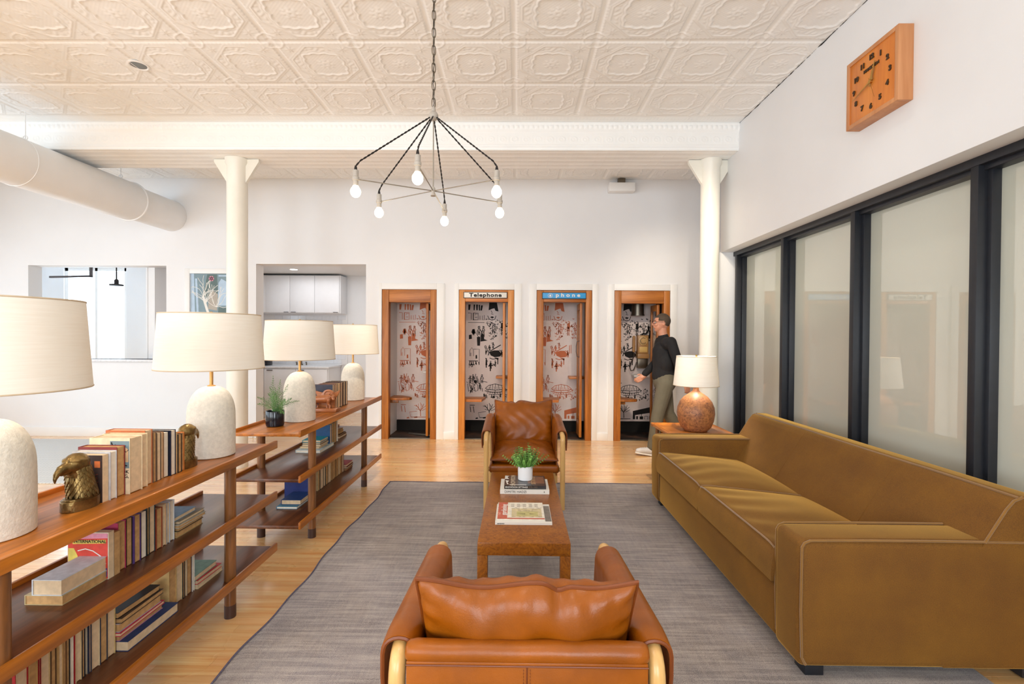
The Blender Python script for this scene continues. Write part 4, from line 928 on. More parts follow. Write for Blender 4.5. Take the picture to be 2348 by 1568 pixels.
# ================================================================== TABLE LAMPS
def big_lamp(label, x, y):
    t = thing('table_lamp', label, 'table lamp', (x, y, SH[0]), 0, 'white ceramic table lamps on the bookshelves')
    prof = [(0.108, 0.0), (0.114, 0.004), (0.1145, 0.16), (0.1135, 0.215)]
    for a in np.linspace(0.1, PI / 2 - 0.12, 14): prof.append((0.012 + 0.1015 * math.cos(a) ** 0.85, 0.215 + 0.157 * math.sin(a)))
    prof.append((0.02, 0.372))
    bm = NB(); lathe(bm, prof, 56); obj('ceramic_base', bm, M['ceramic'], t, 50)
    bm = NB(); lathe(bm, [(0.021, 0.370), (0.021, 0.375), (0.009, 0.380), (0.009, 0.53)], 20); obj('rod', bm, M['brasswood'], t)
    bm = NB(); lathe(bm, [(0.016, 0.53), (0.016, 0.60), (0.02, 0.61)], 16); sk = obj('bulb_socket', bm, M['brass'], t)
    bm = NB(); sph(bm, (0, 0, 0.645), (0.03, 0.03, 0.038), 16); obj('bulb', bm, M['bulb_in'], sk)
    # shade: open drum, thin wall
    zb, zt, rb, rt = 0.468, 0.757, 0.257, 0.238
    bm = NB(); lathe(bm, [(rb, zb), (rt, zt), (rt - 0.003, zt), (rb - 0.003, zb), (rb, zb)], 72, cap=False); sh = obj('lamp_shade', bm, M['shade'], t, 60)
    for r_, z_ in ((rb - .001, zb), (rt - .001, zt)):
        bm = NB(); tube(bm, [(r_ * math.cos(a), r_ * math.sin(a), z_) for a in np.linspace(0, 2 * PI, 72, endpoint=False)], 0.003, 6, closed=True); obj('rim', bm, M['rim'], sh)
    bm = NB()
    for k in range(3):
        a = k * 2 * PI / 3; cyl(bm, (0, 0, 0.742), (rt * 0.99 * math.cos(a), rt * 0.99 * math.sin(a), 0.742), 0.0022, n=6)
    cyl(bm, (0, 0, 0.6), (0.05, 0, 0.68), 0.0022, n=6); cyl(bm, (0.05, 0, 0.68), (0, 0, 0.745), 0.0022, n=6); obj('harp', bm, M['brass'], sh)
    bm = NB(); lathe(bm, [(0.004, 0.742), (0.010, 0.752), (0.011, 0.764), (0.006, 0.772)], 16); obj('finial', bm, M['brass'], sh)
    light('lamp_light', 'POINT', (x, y, SH[0] + 0.645), 8, (1.0, 0.92, 0.82), 0.045)
M['rim'] = plain('shade_rim', rgb(206, 186, 158), 0.8)
big_lamp('white ceramic table lamp at the near end of the near bookshelf', -1.69, 1.515)
big_lamp('white ceramic table lamp at the far end of the near bookshelf', -1.648, 2.575)
big_lamp('white ceramic table lamp behind the fern on the far bookshelf', -1.662, 3.66)
big_lamp('white ceramic table lamp farthest away on the far bookshelf', -1.672, 4.88)

# ================================================================== BOOKS
def book(label, x, y, z, t, h, d, cov, page='page', lie=False, rz=0.0, group=None, paperback=False):
    """standing: thickness along y, fore edge towards +x. lying: thickness up, fore edge +x, head towards -y. origin = low fore-edge corner"""
    th = thing('book', label, 'book', (x, y, z), rz, group); c = 0.0022 if not paperback else 0.0008; o = 0.003 if not paperback else 0.0
    def B(bm, a, b, r=0.0):      # a,b in (depth, thick, height)
        if lie: lo = (a[0], a[2], a[1]); hi = (b[0], b[2], b[1])
        else: lo, hi = a, b
        bx(bm, tuple(min(p, q) for p, q in zip(lo, hi)), tuple(max(p, q) for p, q in zip(lo, hi)), r)
    bm = NB(); q_ = -d + c * 1.6; B(bm, (q_, 0, 0), (0, c, h)); B(bm, (q_, t - c, 0), (0, t, h)); B(bm, (-d, 0, 0), (q_, t, h)); obj('cover', bm, cov if not isinstance(cov, tuple) else cloth(cov), th)
    bm = NB(); B(bm, (-d + c * 1.6, c, max(o, .0003)), (-max(o, .0003) if not paperback else .0002, t - c, h - max(o, .0003))); obj('pages', bm, M[page], th)
    return th
ORD = ['first', 'second', 'third', 'fourth', 'fifth', 'sixth', 'seventh', 'eighth', 'ninth', 'tenth', 'eleventh', 'twelfth', 'thirteenth', 'fourteenth', 'fifteenth', 'sixteenth', 'seventeenth', 'eighteenth']
FX = -1.585
def row(data, z, fmt, group, d=0.15, fx=FX, seed=0, hdef=None):
    r_ = random.Random(seed); out = []
    for i, q in enumerate(data):
        y0, y1, h, col, nm = q[:5]; pg = q[5] if len(q) > 5 else 'page'; pb_ = q[6] if len(q) > 6 else False; dd = q[7] if len(q) > 7 else d
        if h is None: h = r_.uniform(0.19, 0.235)
        out.append(book(fmt % (nm, ORD[i]), fx + r_.uniform(-.006, .004), y0 + .0004, z, y1 - y0 - .0008, h, dd, col, pg, group=group, paperback=pb_))
    return out
T1 = row([(1.824, 1.853, .182, (62, 44, 40), 'dark brown paperback', 'page', True, .125), (1.853, 1.884, .189, (196, 196, 200), 'pale grey', 'pagew', False, .15), (1.884, 1.925, .200, (128, 44, 40), 'worn dark red', 'page2', False, .155),
     (1.927, 1.994, .227, (232, 214, 180), 'thick cream', 'page', False, .165), (1.997, 2.032, .228, (226, 204, 164), 'cream', 'page', False, .165), (2.033, 2.075, .237, (190, 104, 56), 'tall orange-brown', 'page', False, .17),
     (2.076, 2.096, .219, (110, 88, 70), 'grey-brown', 'page2'), (2.096, 2.122, .214, (96, 74, 56), 'brown', 'page'), (2.124, 2.146, .211, (186, 140, 96), 'tan', 'page'), (2.146, 2.179, .206, (26, 28, 40), 'black', 'pagew'),
     (2.181, 2.213, .209, (24, 28, 52), 'navy blue', 'pagew'), (2.215, 2.229, .194, (206, 168, 116), 'thin tan', 'page'), (2.230, 2.255, .181, (32, 28, 28), 'small black', 'page2'), (2.257, 2.282, .183, (222, 130, 60), 'small orange', 'page2')],
    SH[0], '%s book, %s from the near eagle on the top tier', 'books between the bronze eagle bookends', seed=1)
# jacket picture and lettering on the thick cream book
T1[3].location.x += 0.022; T1[4].location.x += 0.012
tb = T1[3]; bm = NB(); bx(bm, (-0.08, -0.0006, 0.105), (-0.002, 0.0004, 0.215)); jp = obj('jacket_picture', bm, c1, tb)
layer('picture_shape', M['ink'], jp, lambda b: (ribbon(b, [(-0.075, .21), (-0.06, .17), (-0.07, .14)], .006, -.0008), ribbon(b, [(-0.06, .2), (-0.03, .19), (-0.015, .17), (-0.005, .18)], .003, -.0008), ribbon(b, [(-0.05, .12), (-0.01, .115)], .005, -.0008)))
layer('picture_wall', cloth((206, 172, 132)), jp, lambda b: flat(b, [(-0.05, .13), (-0.05, .19), (-0.03, .2), (-0.005, .18), (-0.005, .13)], -.0007))
for s_, z_ in (('BOOK', .09), ('LIVING,', .072)): textmesh(s_, 0.019, M['ink'], 'lettering', 0.0004, tb, Matrix.Translation((-0.004, -0.0004, z_)) @ ROTX90, align='RIGHT', ext=.0002)
tb = T1[0]; bm = NB(); bx(bm, (-0.03, -0.0006, 0.135), (-0.008, 0.0004, 0.16)); obj('orange_label', bm, cloth((226, 120, 60)), tb)
layer('cover_pattern', cloth((120, 60, 44)), tb, lambda b: [ribbon(b, [(-.05 + .01 * (k % 4), .02 + .01 * k), (-.03 + .007 * (k % 3), .03 + .01 * k)], .004, -.0005) for k in range(10)])

M1 = row([(1.842, 1.868, .182, (222, 212, 192), 'white magazine-like', 'page', True, .16), (1.868, 1.897, .17, (60, 52, 56), 'dark patterned', 'page2', True), (1.897, 1.937, .196, (172, 44, 84), 'thick pink-topped', 'page2'), (1.938, 1.970, .197, (44, 28, 24), 'near black', 'page2'),
     (1.970, 2.004, .198, (86, 58, 120), 'purple-edged', 'page2'), (2.006, 2.039, .199, (34, 30, 30), 'black', 'pagew'), (2.041, 2.056, .208, (36, 52, 48), 'dark green', 'page2'), (2.058, 2.092, .206, (40, 60, 70), 'dark teal', 'page'),
     (2.095, 2.131, .181, (150, 60, 36), 'rust red', 'page2'), (2.131, 2.156, .188, (196, 160, 120), 'tan', 'page'), (2.158, 2.179, .187, (186, 196, 210), 'pale blue', 'page'), (2.179, 2.213, .187, (208, 210, 214), 'white', 'pagew')],
    SH[1], '%s book, %s from the left on the middle tier', 'standing books on the middle tier of the near bookshelf', seed=2)
# colourful cover of the first one
tb = M1[0]; bm = NB(); bx(bm, (-0.158, -0.0006, 0.003), (-0.003, 0.0004, 0.178)); cv = obj('cover_art', bm, cloth((214, 66, 50)), tb)
layer('cover_band', cloth((226, 150, 176)), cv, lambda b: flat(b, [(-.158, .155), (-.003, .160), (-.003, .178), (-.158, .178)], -.0009))
layer('cover_side', cloth((224, 204, 96)), cv, lambda b: (flat(b, [(-.157, .01), (-.125, .01), (-.12, .09), (-.135, .12), (-.157, .12)], -.0009), flat(b, [(-.14, .136), (-.01, .140), (-.01, .154), (-.14, .150)], -.0009)))
layer('cover_crowd', cloth((66, 70, 130)), cv, lambda b: flat(b, [(-.12, .01), (-.115, .08), (-.1, .05), (-.09, .04), (-.07, .035), (-.05, .05), (-.03, .03), (-.005, .045), (-.005, .01)], -.001))
layer('cover_arc', M['signw'], cv, lambda b: ribbon(b, [(-.12, .11), (-.09, .118), (-.06, .11), (-.03, .09), (-.01, .06)], .004, -.0011))
textmesh('INTERNATIONAL', 0.0165, M['ink'], 'lettering', 0.0003, cv, Matrix.Translation((-0.008, -0.0014, 0.1465)) @ ROTX90, align='RIGHT', ext=.0002)

L1d = [(1.500, 1.542, .18, (176, 30, 40), 'red', 'page'), (1.542, 1.572, None, (206, 172, 110), 'cream', 'page2'), (1.572, 1.581, None, (150, 30, 34), 'thin dark red', 'page'), (1.581, 1.618, None, (216, 186, 132), 'wide cream', 'page'), (1.618, 1.638, None, (96, 66, 40), 'brown', 'page2'),
     (1.638, 1.656, None, (196, 156, 100), 'tan', 'page'), (1.656, 1.670, None, (120, 80, 46), 'thin brown', 'page2'), (1.670, 1.685, None, (24, 24, 28), 'black', 'page2'), (1.685, 1.698, None, (226, 214, 196), 'white', 'pagew'), (1.698, 1.706, None, (186, 36, 44), 'thin red', 'page'),
     (1.706, 1.730, None, (214, 190, 146), 'pale cream', 'page'), (1.730, 1.744, None, (22, 26, 40), 'dark navy', 'page2'), (1.744, 1.757, None, (212, 200, 176), 'thin white', 'pagew'), (1.757, 1.769, None, (40, 44, 66), 'thin navy', 'page'), (1.769, 1.806, None, (218, 196, 158), 'thick cream', 'page'), (1.806, 1.839, .25, (46, 54, 72), 'worn blue-black', 'page2'), (1.839, 1.877, .25, (206, 178, 122), 'tall cream', 'page')]
row(L1d, SH[2], '%s book, %s from the left on the bottom tier', 'standing books at the left of the near bottom tier', seed=3)
row([(2.176, 2.226, .24, (206, 172, 112), 'thick cream', 'page2'), (2.226, 2.266, .24, (210, 186, 140), 'cream', 'page'), (2.266, 2.281, .235, (36, 40, 44), 'thin black', 'page2'), (2.281, 2.299, .235, (206, 190, 160), 'pale', 'page'), (2.299, 2.333, .24, (72, 34, 26), 'dark brown', 'page2'), (2.333, 2.349, .24, (232, 226, 216), 'white', 'pagew')],
    SH[2], '%s book, %s of the bottom-tier group beside the near post', 'standing books right of the near bottom stack', seed=4)
row([(4.180, 4.222, .219, (52, 54, 70), 'slate blue', 'page', False, .17), (4.222, 4.257, .219, (150, 84, 56), 'rust brown', 'page'), (4.257, 4.294, .22, (70, 46, 40), 'brown', 'page'), (4.294, 4.330, .219, (196, 160, 116), 'tan', 'page'), (4.330, 4.369, .221, (60, 34, 30), 'dark brown', 'page'),
     (4.369, 4.409, .219, (112, 56, 44), 'maroon', 'page'), (4.409, 4.447, .222, (36, 32, 36), 'black', 'page'), (4.447, 4.494, .222, (64, 38, 32), 'chocolate', 'page'), (4.494, 4.543, .221, (28, 30, 40), 'navy black', 'page')],
    SH[0], '%s book, %s behind the carved ox on the far top tier', 'books behind the carved ox', fx=-1.61, seed=5)
row([(4.120, 4.159, .18, (34, 82, 130), 'bright blue', 'page', False, .17), (4.159, 4.201, .185, (120, 110, 70), 'olive', 'page2'), (4.201, 4.237, .18, (150, 130, 100), 'khaki', 'page2'), (4.237, 4.281, .194, (96, 66, 40), 'brown', 'page2'), (4.281, 4.322, .209, (226, 216, 200), 'white', 'pagew')],
    SH[1], '%s book, %s standing on the far middle tier', 'standing books on the far middle tier', fx=-1.61, seed=6)
row([(3.700, 3.760, .2, (26, 44, 110), 'royal blue', 'page', False, .19), (3.879, 3.908, .2, (196, 166, 116), 'tan', 'page2'), (3.908, 3.978, .2, (24, 24, 30), 'thick black', 'page'), (3.978, 4.024, .19, (214, 200, 170), 'cream', 'page'), (4.024, 4.076, .2, (30, 26, 26), 'black', 'page2'), (4.076, 4.135, .2, (216, 196, 160), 'pale cream', 'page'), (4.135, 4.177, .195, (150, 110, 70), 'brown', 'page2'),
     (4.177, 4.219, .2, (186, 140, 90), 'tan brown', 'page2'), (4.219, 4.262, .2, (120, 84, 50), 'dull brown', 'page2'), (4.262, 4.312, .2, (140, 104, 62), 'olive brown', 'page2'), (4.312, 4.360, .205, (206, 176, 120), 'yellowed', 'page'), (4.360, 4.403, .2, (170, 120, 70), 'light brown', 'page2'), (4.403, 4.450, .21, (110, 66, 40), 'dark brown', 'page')],
    SH[2], '%s book, %s standing on the far bottom tier', 'standing books on the far bottom tier', fx=-1.605, seed=7)
def stack(items, x, y, z, fmt, group, seed=0):
    r_ = random.Random(seed); n = len(items); pos = ['bottom', 'second', 'third', 'fourth', 'fifth', 'sixth', 'seventh']
    for i, (t_, h, d, col, nm, pg, dx, dy, rz) in enumerate(items):
        p = 'top' if i == n - 1 else ('bottom' if i == 0 else ORD[i] + '-from-bottom')
        book(fmt % (nm, p), x + dx, y + dy, z + 0.0004, t_, h, d, col, pg, True, R(rz), group); z += t_ + 0.0006
stack([(.034, .19, .135, (196, 176, 130), 'worn yellowed', 'page2', 0, 0, 0), (.055, .19, .105, (214, 220, 226), 'thick white-covered', 'page', -.002, -.002, 0)], -1.587, 1.659, SH[1], '%s book, %s of pair lying on the near middle tier', 'two books lying on the near middle tier', 1)
stack([(.028, .185, .13, (180, 160, 110), 'yellowed', 'page2', 0, 0, 0), (.016, .18, .12, (60, 50, 44), 'dark', 'page2', .006, .006, 1), (.014, .19, .12, (206, 196, 176), 'pale', 'page2', .01, .0, -1), (.014, .185, .12, (150, 140, 120), 'tan', 'page', .004, .012, 1), (.02, .16, .11, (120, 150, 176), 'blue-covered', 'page', -.012, .0, 2)], -1.585, 2.222, SH[1], '%s book, %s of the lying stack by the post', 'lying stack on the near middle tier', 2)
stack([(.040, .285, .15, (44, 62, 104), 'large dark blue', 'page', .035, .0, 0), (.022, .235, .14, (190, 130, 160), 'mauve', 'page2', .0, .0, 0), (.014, .245, .14, (200, 60, 80), 'pink-edged', 'page', .012, -.008, 1), (.034, .225, .14, (186, 176, 190), 'pale mauve', 'page2', .004, -.004, 0), (.02, .23, .13, (96, 76, 60), 'brown', 'page2', .012, -.002, 1), (.024, .22, .13, (40, 32, 30), 'black-covered', 'page2', .0, -.006, -1)], -1.575, 1.884, SH[2], '%s book, %s of the near bottom-tier stack', 'lying stack on the near bottom tier', 3)
stack([(.022, .20, .15, (214, 200, 160), 'yellowed', 'page', 0, 0, 0), (.020, .19, .14, (206, 60, 66), 'red-covered', 'page', -.002, .0, -1), (.026, .175, .14, (120, 150, 130), 'grey-green', 'page', -.008, -.008, 1)], -1.575, 2.356, SH[2], '%s book, %s of small stack at near bottom-tier end', 'small lying stack on the near bottom tier', 4)
stack([(.022, .30, .20, (196, 214, 216), 'large pale', 'pagew', .0, .0, 0), (.014, .24, .16, (196, 170, 130), 'thin tan', 'page', -.03, .06, 1), (.014, .23, .15, (206, 190, 160), 'thin pale', 'page', -.026, .07, 0), (.014, .235, .15, (60, 50, 46), 'thin dark', 'page', -.03, .075, 1), (.020, .22, .15, (34, 160, 176), 'teal cloth', 'page', -.03, .08, 0)], -1.593, 3.875, SH[1], '%s book, %s of the teal-topped stack on far middle tier', 'teal-topped stack on the far middle tier', 5)
stack([(.022, .19, .15, (120, 70, 40), 'brown', 'page', 0, 0, 0), (.012, .18, .14, (60, 34, 26), 'thin dark', 'page2', -.003, .004, 1), (.022, .16, .12, (190, 150, 90), 'tan', 'page2', -.02, .0, 0), (.018, .15, .12, (150, 110, 60), 'light brown', 'page2', -.025, .0, -2)], -1.636, 4.42, SH[1], '%s book, %s of brown stack on far middle tier', 'brown stack on the far middle tier', 6)
stack([(.018, .20, .152, (66, 130, 160), 'light blue', 'pagew', 0, 0, 0), (.034, .19, .145, (34, 64, 120), 'thick blue', 'page', .008, .04, 0)], -1.592, 3.466, SH[2], '%s book, %s of pair lying on the far bottom tier', 'two blue books lying on the far bottom tier', 7)
stack([(.016, .17, .13, (130, 60, 50), 'dull red', 'page2', 0, 0, 0), (.016, .18, .13, (96, 60, 44), 'brown', 'page', .004, .004, 1), (.022, .18, .13, (176, 66, 70), 'rose red', 'page', -.004, .0, 0)], -1.59, 4.475, SH[2], '%s book, %s of small red stack on far bottom tier', 'small red stack on the far bottom tier', 8)

# ================================================================== EAGLE BOOKENDS
def eagle(label, y, rz):
    """looks towards local -y"""
    t = thing('eagle_bookend', label, 'bookend', (-1.628, y, SH[0]), rz)
    bm = NB(); P = [(0.047 * math.cos(a), 0.068 * math.sin(a) + 0.01) for a in np.linspace(0, 2 * PI, 40, endpoint=False)]
    prism(bm, P, 0, 0.038, 'z', r=0.003); P2 = [(x * .9, (y_ - .01) * .9 + .012) for x, y_ in P]; prism(bm, P2, 0.036, 0.044, 'z', r=0.002); obj('plinth', bm, M['bronze'], t)
    bm = NB(); limb(bm, [(0, 0.022, 0.040, 0.044), (0, 0.016, 0.075, 0.040), (0, 0.006, 0.115, 0.036), (0, -0.004, 0.150, 0.035)], 16)
    sph(bm, (0, -0.008, 0.169), (0.036, 0.046, 0.040), 18); sph(bm, (0, -0.036, 0.163), (0.024, 0.028, 0.023), 14)
    limb(bm, [(0, -0.045, 0.166, 0.019), (0, -0.066, 0.162, 0.0155), (0, -0.082, 0.150, 0.011), (0, -0.090, 0.134, 0.0065), (0, -0.0905, 0.120, 0.003)], 12)   # hooked beak
    limb(bm, [(0, -0.045, 0.148, 0.012), (0, -0.066, 0.144, 0.007)], 10)
    for s in (-1, 1):
        limb(bm, [(s * 0.012, -0.044, 0.186, 0.006), (s * 0.026, -0.026, 0.184, 0.009), (s * 0.029, -0.002, 0.180, 0.007)], 8)   # brow
        sph(bm, (s * 0.0235, -0.034, 0.1715), 0.0068, 10)
    b = obj('eagle_head', bm, M['bronze'], t, 0); remesh(b, 0.0028, 2)
    bm = NB(); r_ = random.Random(4)
    for ring in range(9):
        z = 0.052 + ring * 0.0115; rad = 0.045 - ring * 0.0009
        for k in range(16):
            a = 2 * PI * (k + .5 * (ring % 2)) / 16; 
            if math.sin(a) < -0.75 and z > 0.12: continue
            cx, cy = rad * math.cos(a) * .93, 0.018 - ring * .0022 + rad * math.sin(a)
            X = Matrix.Translation((cx, cy, z)) @ Matrix.Rotation(a - PI / 2, 4, 'Z') @ Matrix.Rotation(R(12), 4, 'X')
            prism(bm, [(-.0055, .012), (.0055, .012), (.0065, 0.0), (.003, -.009), (0, -.012), (-.003, -.009), (-.0065, 0.0)], -0.003, 0.003, 'y', X=X, r=0.0008)
    f = obj('neck_feathers', bm, M['bronze'], t, 60); f['kind'] = 'stuff'
    return t
eagle('bronze eagle bookend beside the nearest lamp, beak pointing towards the camera', 1.795 - .03, 0)
eagle('bronze eagle bookend farther away, beak pointing at the second lamp', 2.345, PI)

# ================================================================== CARVED OX BOOKEND
t = thing('ox_bookend', 'carved wooden ox bookend on the far bookshelf top', 'bookend', (-1.652, 4.09, SH[0])); t.scale = (1.12, 1.05, 1.05)
bm = NB(); bx(bm, (-0.118, -0.05, 0), (0.112, 0.055, 0.028), 0.004); obj('base_block', bm, M['carved'], t)
bm = NB(); P = [(-0.055, 0.028), (-0.055, .10), (-.085, .165), (-.03, .15)] + [(0.02 + .045 * math.cos(a), .135 + .04 * math.sin(a)) for a in np.linspace(PI * .9, 0.1, 10)] + [(.07, .15), (.115, .172), (.09, .12), (.07, .10), (.07, .028)]
prism(bm, P, 0.04, 0.052, 'y', r=0.002); tube(bm, [(0.02 + .03 * math.cos(a), .038, .135 + .028 * math.sin(a)) for a in np.linspace(0, PI, 12)], 0.005, 8); obj('back_panel', bm, M['carved'], t)
bm = NB(); limb(bm, [(-0.07, 0, 0.098, 0.030), (-0.03, 0, 0.10, 0.031), (0.02, 0, 0.104, 0.034), (0.045, 0, 0.112, 0.027)], 14)
limb(bm, [(0.045, -.002, 0.115, 0.024), (0.07, -.01, 0.122, 0.018)], 12); sph(bm, (0.078, -.016, 0.122), (0.018, 0.018, 0.017), 12); limb(bm, [(0.078, -.02, .118, .013), (0.088, -.034, .104, .009)], 10)
for x, y_, k in ((-0.075, -.014, -1), (-0.06, .016, 1), (0.03, .014, -1), (0.045, -.016, 1)):
    limb(bm, [(x, y_, 0.095, 0.015), (x - .004 * k, y_, 0.062, 0.010), (x + .010 * k, y_, 0.046, 0.0075), (x + .008 * k, y_, 0.030, 0.009)], 10)
for s in (-1, 1): limb(bm, [(0.07, -.012 + s * .014, .134, .005), (0.058, -.01 + s * .034, .146, .0045), (0.075, -.01 + s * .045, .160, .003)], 8); limb(bm, [(.068, -.01 + s * .016, .124, .005), (.058, -.01 + s * .03, .118, .004)], 8)
limb(bm, [(-0.098, 0, .108, .005), (-0.108, 0, .08, .0035), (-0.106, 0, .05, .005)], 8)
b = obj('ox_body', bm, M['carved'], t, 0); remesh(b, 0.0026, 2)

# ================================================================== POTTED PLANTS
t = thing('potted_fern', 'feathery asparagus fern in glossy black pot on far bookshelf', 'potted plant', (-1.725, 3.41, SH[0]))
bm = NB(); lathe(bm, [(0.050, 0), (0.058, 0.006), (0.061, 0.02), (0.062, 0.108), (0.060, 0.112), (0.055, 0.108), (0.054, 0.09)], 40); obj('pot', bm, M['potb'], t)
bm = NB(); lathe(bm, [(0.054, 0.088), (0.054, 0.094)], 24); obj('soil', bm, M['soil'], t)
r_ = random.Random(11); bs_, bl_ = NB(), NB()
specs = [(-.9, .15), (-.55, .13), (2.2, .12), (.1, .19), (.35, .17), (.5, .16), (.95, .17), (1.15, .15), (-.15, .15), (-.35, .16), (.2, .13), (.7, .12), (-1.2, .13), (0, .21)]
for i, (lean, L) in enumerate(specs):
    az = r_.uniform(-1.2, 1.2); d = Vector((math.sin(lean) * math.cos(az), math.sin(lean) * math.sin(az), 1.0 + .2 * math.cos(lean))).normalized(); p = Vector((r_.uniform(-.025, .025), r_.uniform(-.025, .025), .09)); P = [p.copy()]
    for s in range(16):
        p = p + d * (L * 1.25 / 16); d = (d + Vector((0.03 * d.x, .03 * d.y, -0.045 * abs(lean)))).normalized(); P.append(p.copy())
        a, b = frame_of(d); f = math.sin(min(1, (s + 1.5) / 16) * PI) * .9 + .1
        for k in range(5):
            an = r_.uniform(0, 2 * PI); o = (a * math.cos(an) + b * math.sin(an) + d * .7).normalized(); ln = .030 * f
            q = p + o * ln; tube(bl_, [p, p + o * ln * .5, q], [.0006, .0005, .0003], 3)
            for m_ in range(7):
                s0 = p + o * ln * (m_ + 1) / 7; o2 = (o + Vector((r_.uniform(-1, 1), r_.uniform(-1, 1), r_.uniform(-.6, 1)))).normalized(); w2 = o2.cross(d).normalized() * .0007; e = s0 + o2 * .0075
                bl_.faces.new([bl_.verts.new(v) for v in (s0 - w2, s0 + w2, e)])
    tube(bs_, P, [.0012 - .0006 * i_ / 16 for i_ in range(len(P))], 5)
obj('stems', bs_, M['stem'], t); o = obj('foliage', bl_, M['fern'], t, 0); o['kind'] = 'stuff'

bz = 0.3925 + .028 + .024 + .0005
t = thing('potted_plant', 'small green leafy plant in white cylinder pot on coffee table', 'potted plant', (0.062, 3.395, bz + .0005))
bm = NB(); lathe(bm, [(0.048, 0), (0.051, 0.003), (0.053, 0.096), (0.051, 0.098), (0.048, 0.095), (0.047, 0.08)], 40); obj('pot', bm, M['potw'], t)
bm = NB(); lathe(bm, [(0.047, 0.078), (0.047, 0.084)], 24); obj('soil', bm, M['soil'], t)
r_ = random.Random(12); bs_, bl_ = NB(), NB(); nst = 64
for i in range(nst):
    az = 2 * PI * i / nst * 5.3; lean = r_.uniform(.05, 1.0) if i else .1; L = r_.uniform(.11, .17) * (1.0 - .15 * lean)
    if i in (3, 9): lean = 1.15; L = .17; az = -.2 if i == 3 else PI + .3
    d = Vector((math.sin(lean) * math.cos(az), math.sin(lean) * math.sin(az), math.cos(lean))); p = Vector((.02 * math.cos(az), .02 * math.sin(az), .08)); P = [p.copy()]
    for s in range(9):
        p = p + d * (L / 9); d = (d + Vector((0, 0, .05))).normalized(); P.append(p.copy()); a, b = frame_of(d); sz = .0165 - .0008 * s
        for k in range(4):
            an = k * PI / 2 + s * 1.3; o = (a * math.cos(an) + b * math.sin(an) + d * .45).normalized(); sd = o.cross(d).normalized(); up = sd.cross(o).normalized() * .0012
            c_ = [p, p + o * sz * .4 + sd * sz * .36 + up, p + o * sz * .85 + sd * sz * .36 + up, p + o * sz * 1.2, p + o * sz * .85 - sd * sz * .36 + up, p + o * sz * .4 - sd * sz * .36 + up]
            bl_.faces.new([bl_.verts.new(v) for v in c_])
    tube(bs_, P, .0011, 5)
obj('stems', bs_, M['stem'], t); o = obj('foliage', bl_, M['leaf'], t, 0); o['kind'] = 'stuff'

# ================================================================== BOOKS AND MAGAZINES ON THE COFFEE TABLE
def table_book(name, label, x0, y0, z, w, d, h, cov, page='pagew', rz=0.0, cat='book', grp=None, spine=None):
    """spine towards -y (the camera)"""
    t = thing(name, label, cat, (x0, y0, z), rz, grp); c = .0018
    bm = NB(); bx(bm, (0, c * 1.4, 0), (w, d, c)); bx(bm, (0, c * 1.4, h - c), (w, d, h)); bx(bm, (0, 0, 0), (w, c * 1.4, h)); cvr = obj('cover', bm, cov, t)
    bm = NB(); bx(bm, (.003, c * 1.4, c), (w - .003, d - .003, h - c)); obj('pages', bm, M[page], t); return t, cvr
t, cvr = table_book('book', 'large white book with dark spine lettering, bottom of stack on coffee table', -0.110, 3.232, 0.3928, .332, .25, .0285, M['signw'])
textmesh('DIMITRI HADZI', .022, M['ink'], 'lettering', .0, cvr, Matrix.Translation((.030, -.0004, .0145)) @ ROTX90, align='LEFT')
textmesh('B', .012, M['ink'], 'lettering', .0003, cvr, Matrix.Translation((.298, -.0004, .0145)) @ ROTX90)
blk = plain('glossy_black_cover', rgb(42, 36, 34), .2); t, cvr = table_book('book', 'glossy black photo book under the plant pot on the coffee table', -0.082, 3.248, 0.3928 + .029, .283, .232, .0235, blk)
textmesh('SNOWDON SITTINGS', .0155, M['signw'], 'lettering', .0001, cvr, Matrix.Translation((.006, -.0004, .012)) @ ROTX90, align='LEFT')
textmesh('1979-1983', .0155, cloth((110, 90, 70)), 'lettering', .0, cvr, Matrix.Translation((.158, -.0004, .012)) @ ROTX90, align='LEFT')
textmesh('SNOWDON', .045, cloth((196, 176, 150)), 'lettering', .0006, cvr, Matrix.Translation((.06, .12, .0237)) @ Matrix.Rotation(PI / 2, 4, 'Z'))
textmesh('SITTINGS', .042, cloth((176, 140, 100)), 'lettering', .0006, cvr, Matrix.Translation((.20, .12, .0237)) @ Matrix.Rotation(PI / 2, 4, 'Z'))
bm = NB(); bx(bm, (.035, .012, .0234), (.15, .022, .0238)); prism(bm, [(0.0, .232), (.03, .225), (.018, .19), (.03, .15), (.0, .15)], .0234, .0238, 'z'); prism(bm, [(0.005, .12), (.03, .11), (.02, .06), (.03, .03), (.018, .03)], .0234, .0238, 'z'); obj('cover_shape', bm, M['signw'], cvr)
bm = NB(); bx(bm, (.16, .05, .0234), (.275, .21, .02365)); obj('cover_photo', bm, cloth((122, 76, 46), .25), cvr)
t, cvr = table_book('magazine', 'thick white magazine lying under the gardening magazine', -0.119, 2.700, 0.3928, .322, .30, .013, M['signw'], cat='magazine')
textmesh('apartamento', .008, M['ink'], 'lettering', .0002, cvr, Matrix.Translation((.012, -.0004, .0065)) @ ROTX90, align='LEFT')
bm = NB(); bx(bm, (.285, .02, .0129), (.32, .27, .0132)); obj('cover_photo', bm, cloth((120, 112, 104)), cvr)
t, cvr = table_book('magazine', 'gardening magazine with red masthead band, top of the magazine pair', -0.112, 2.735, 0.3928 + .0135, .275, .275, .006, cloth((228, 220, 204)), cat='magazine')
bm = NB(); bx(bm, (.004, .0, .0058), (.060, .275, .0063)); bx(bm, (.0602, .0, .0058), (.275, .018, .0063)); obj('masthead_band', bm, cloth((190, 96, 74)), cvr)
RZ = Matrix.Rotation(PI / 2, 4, 'Z')
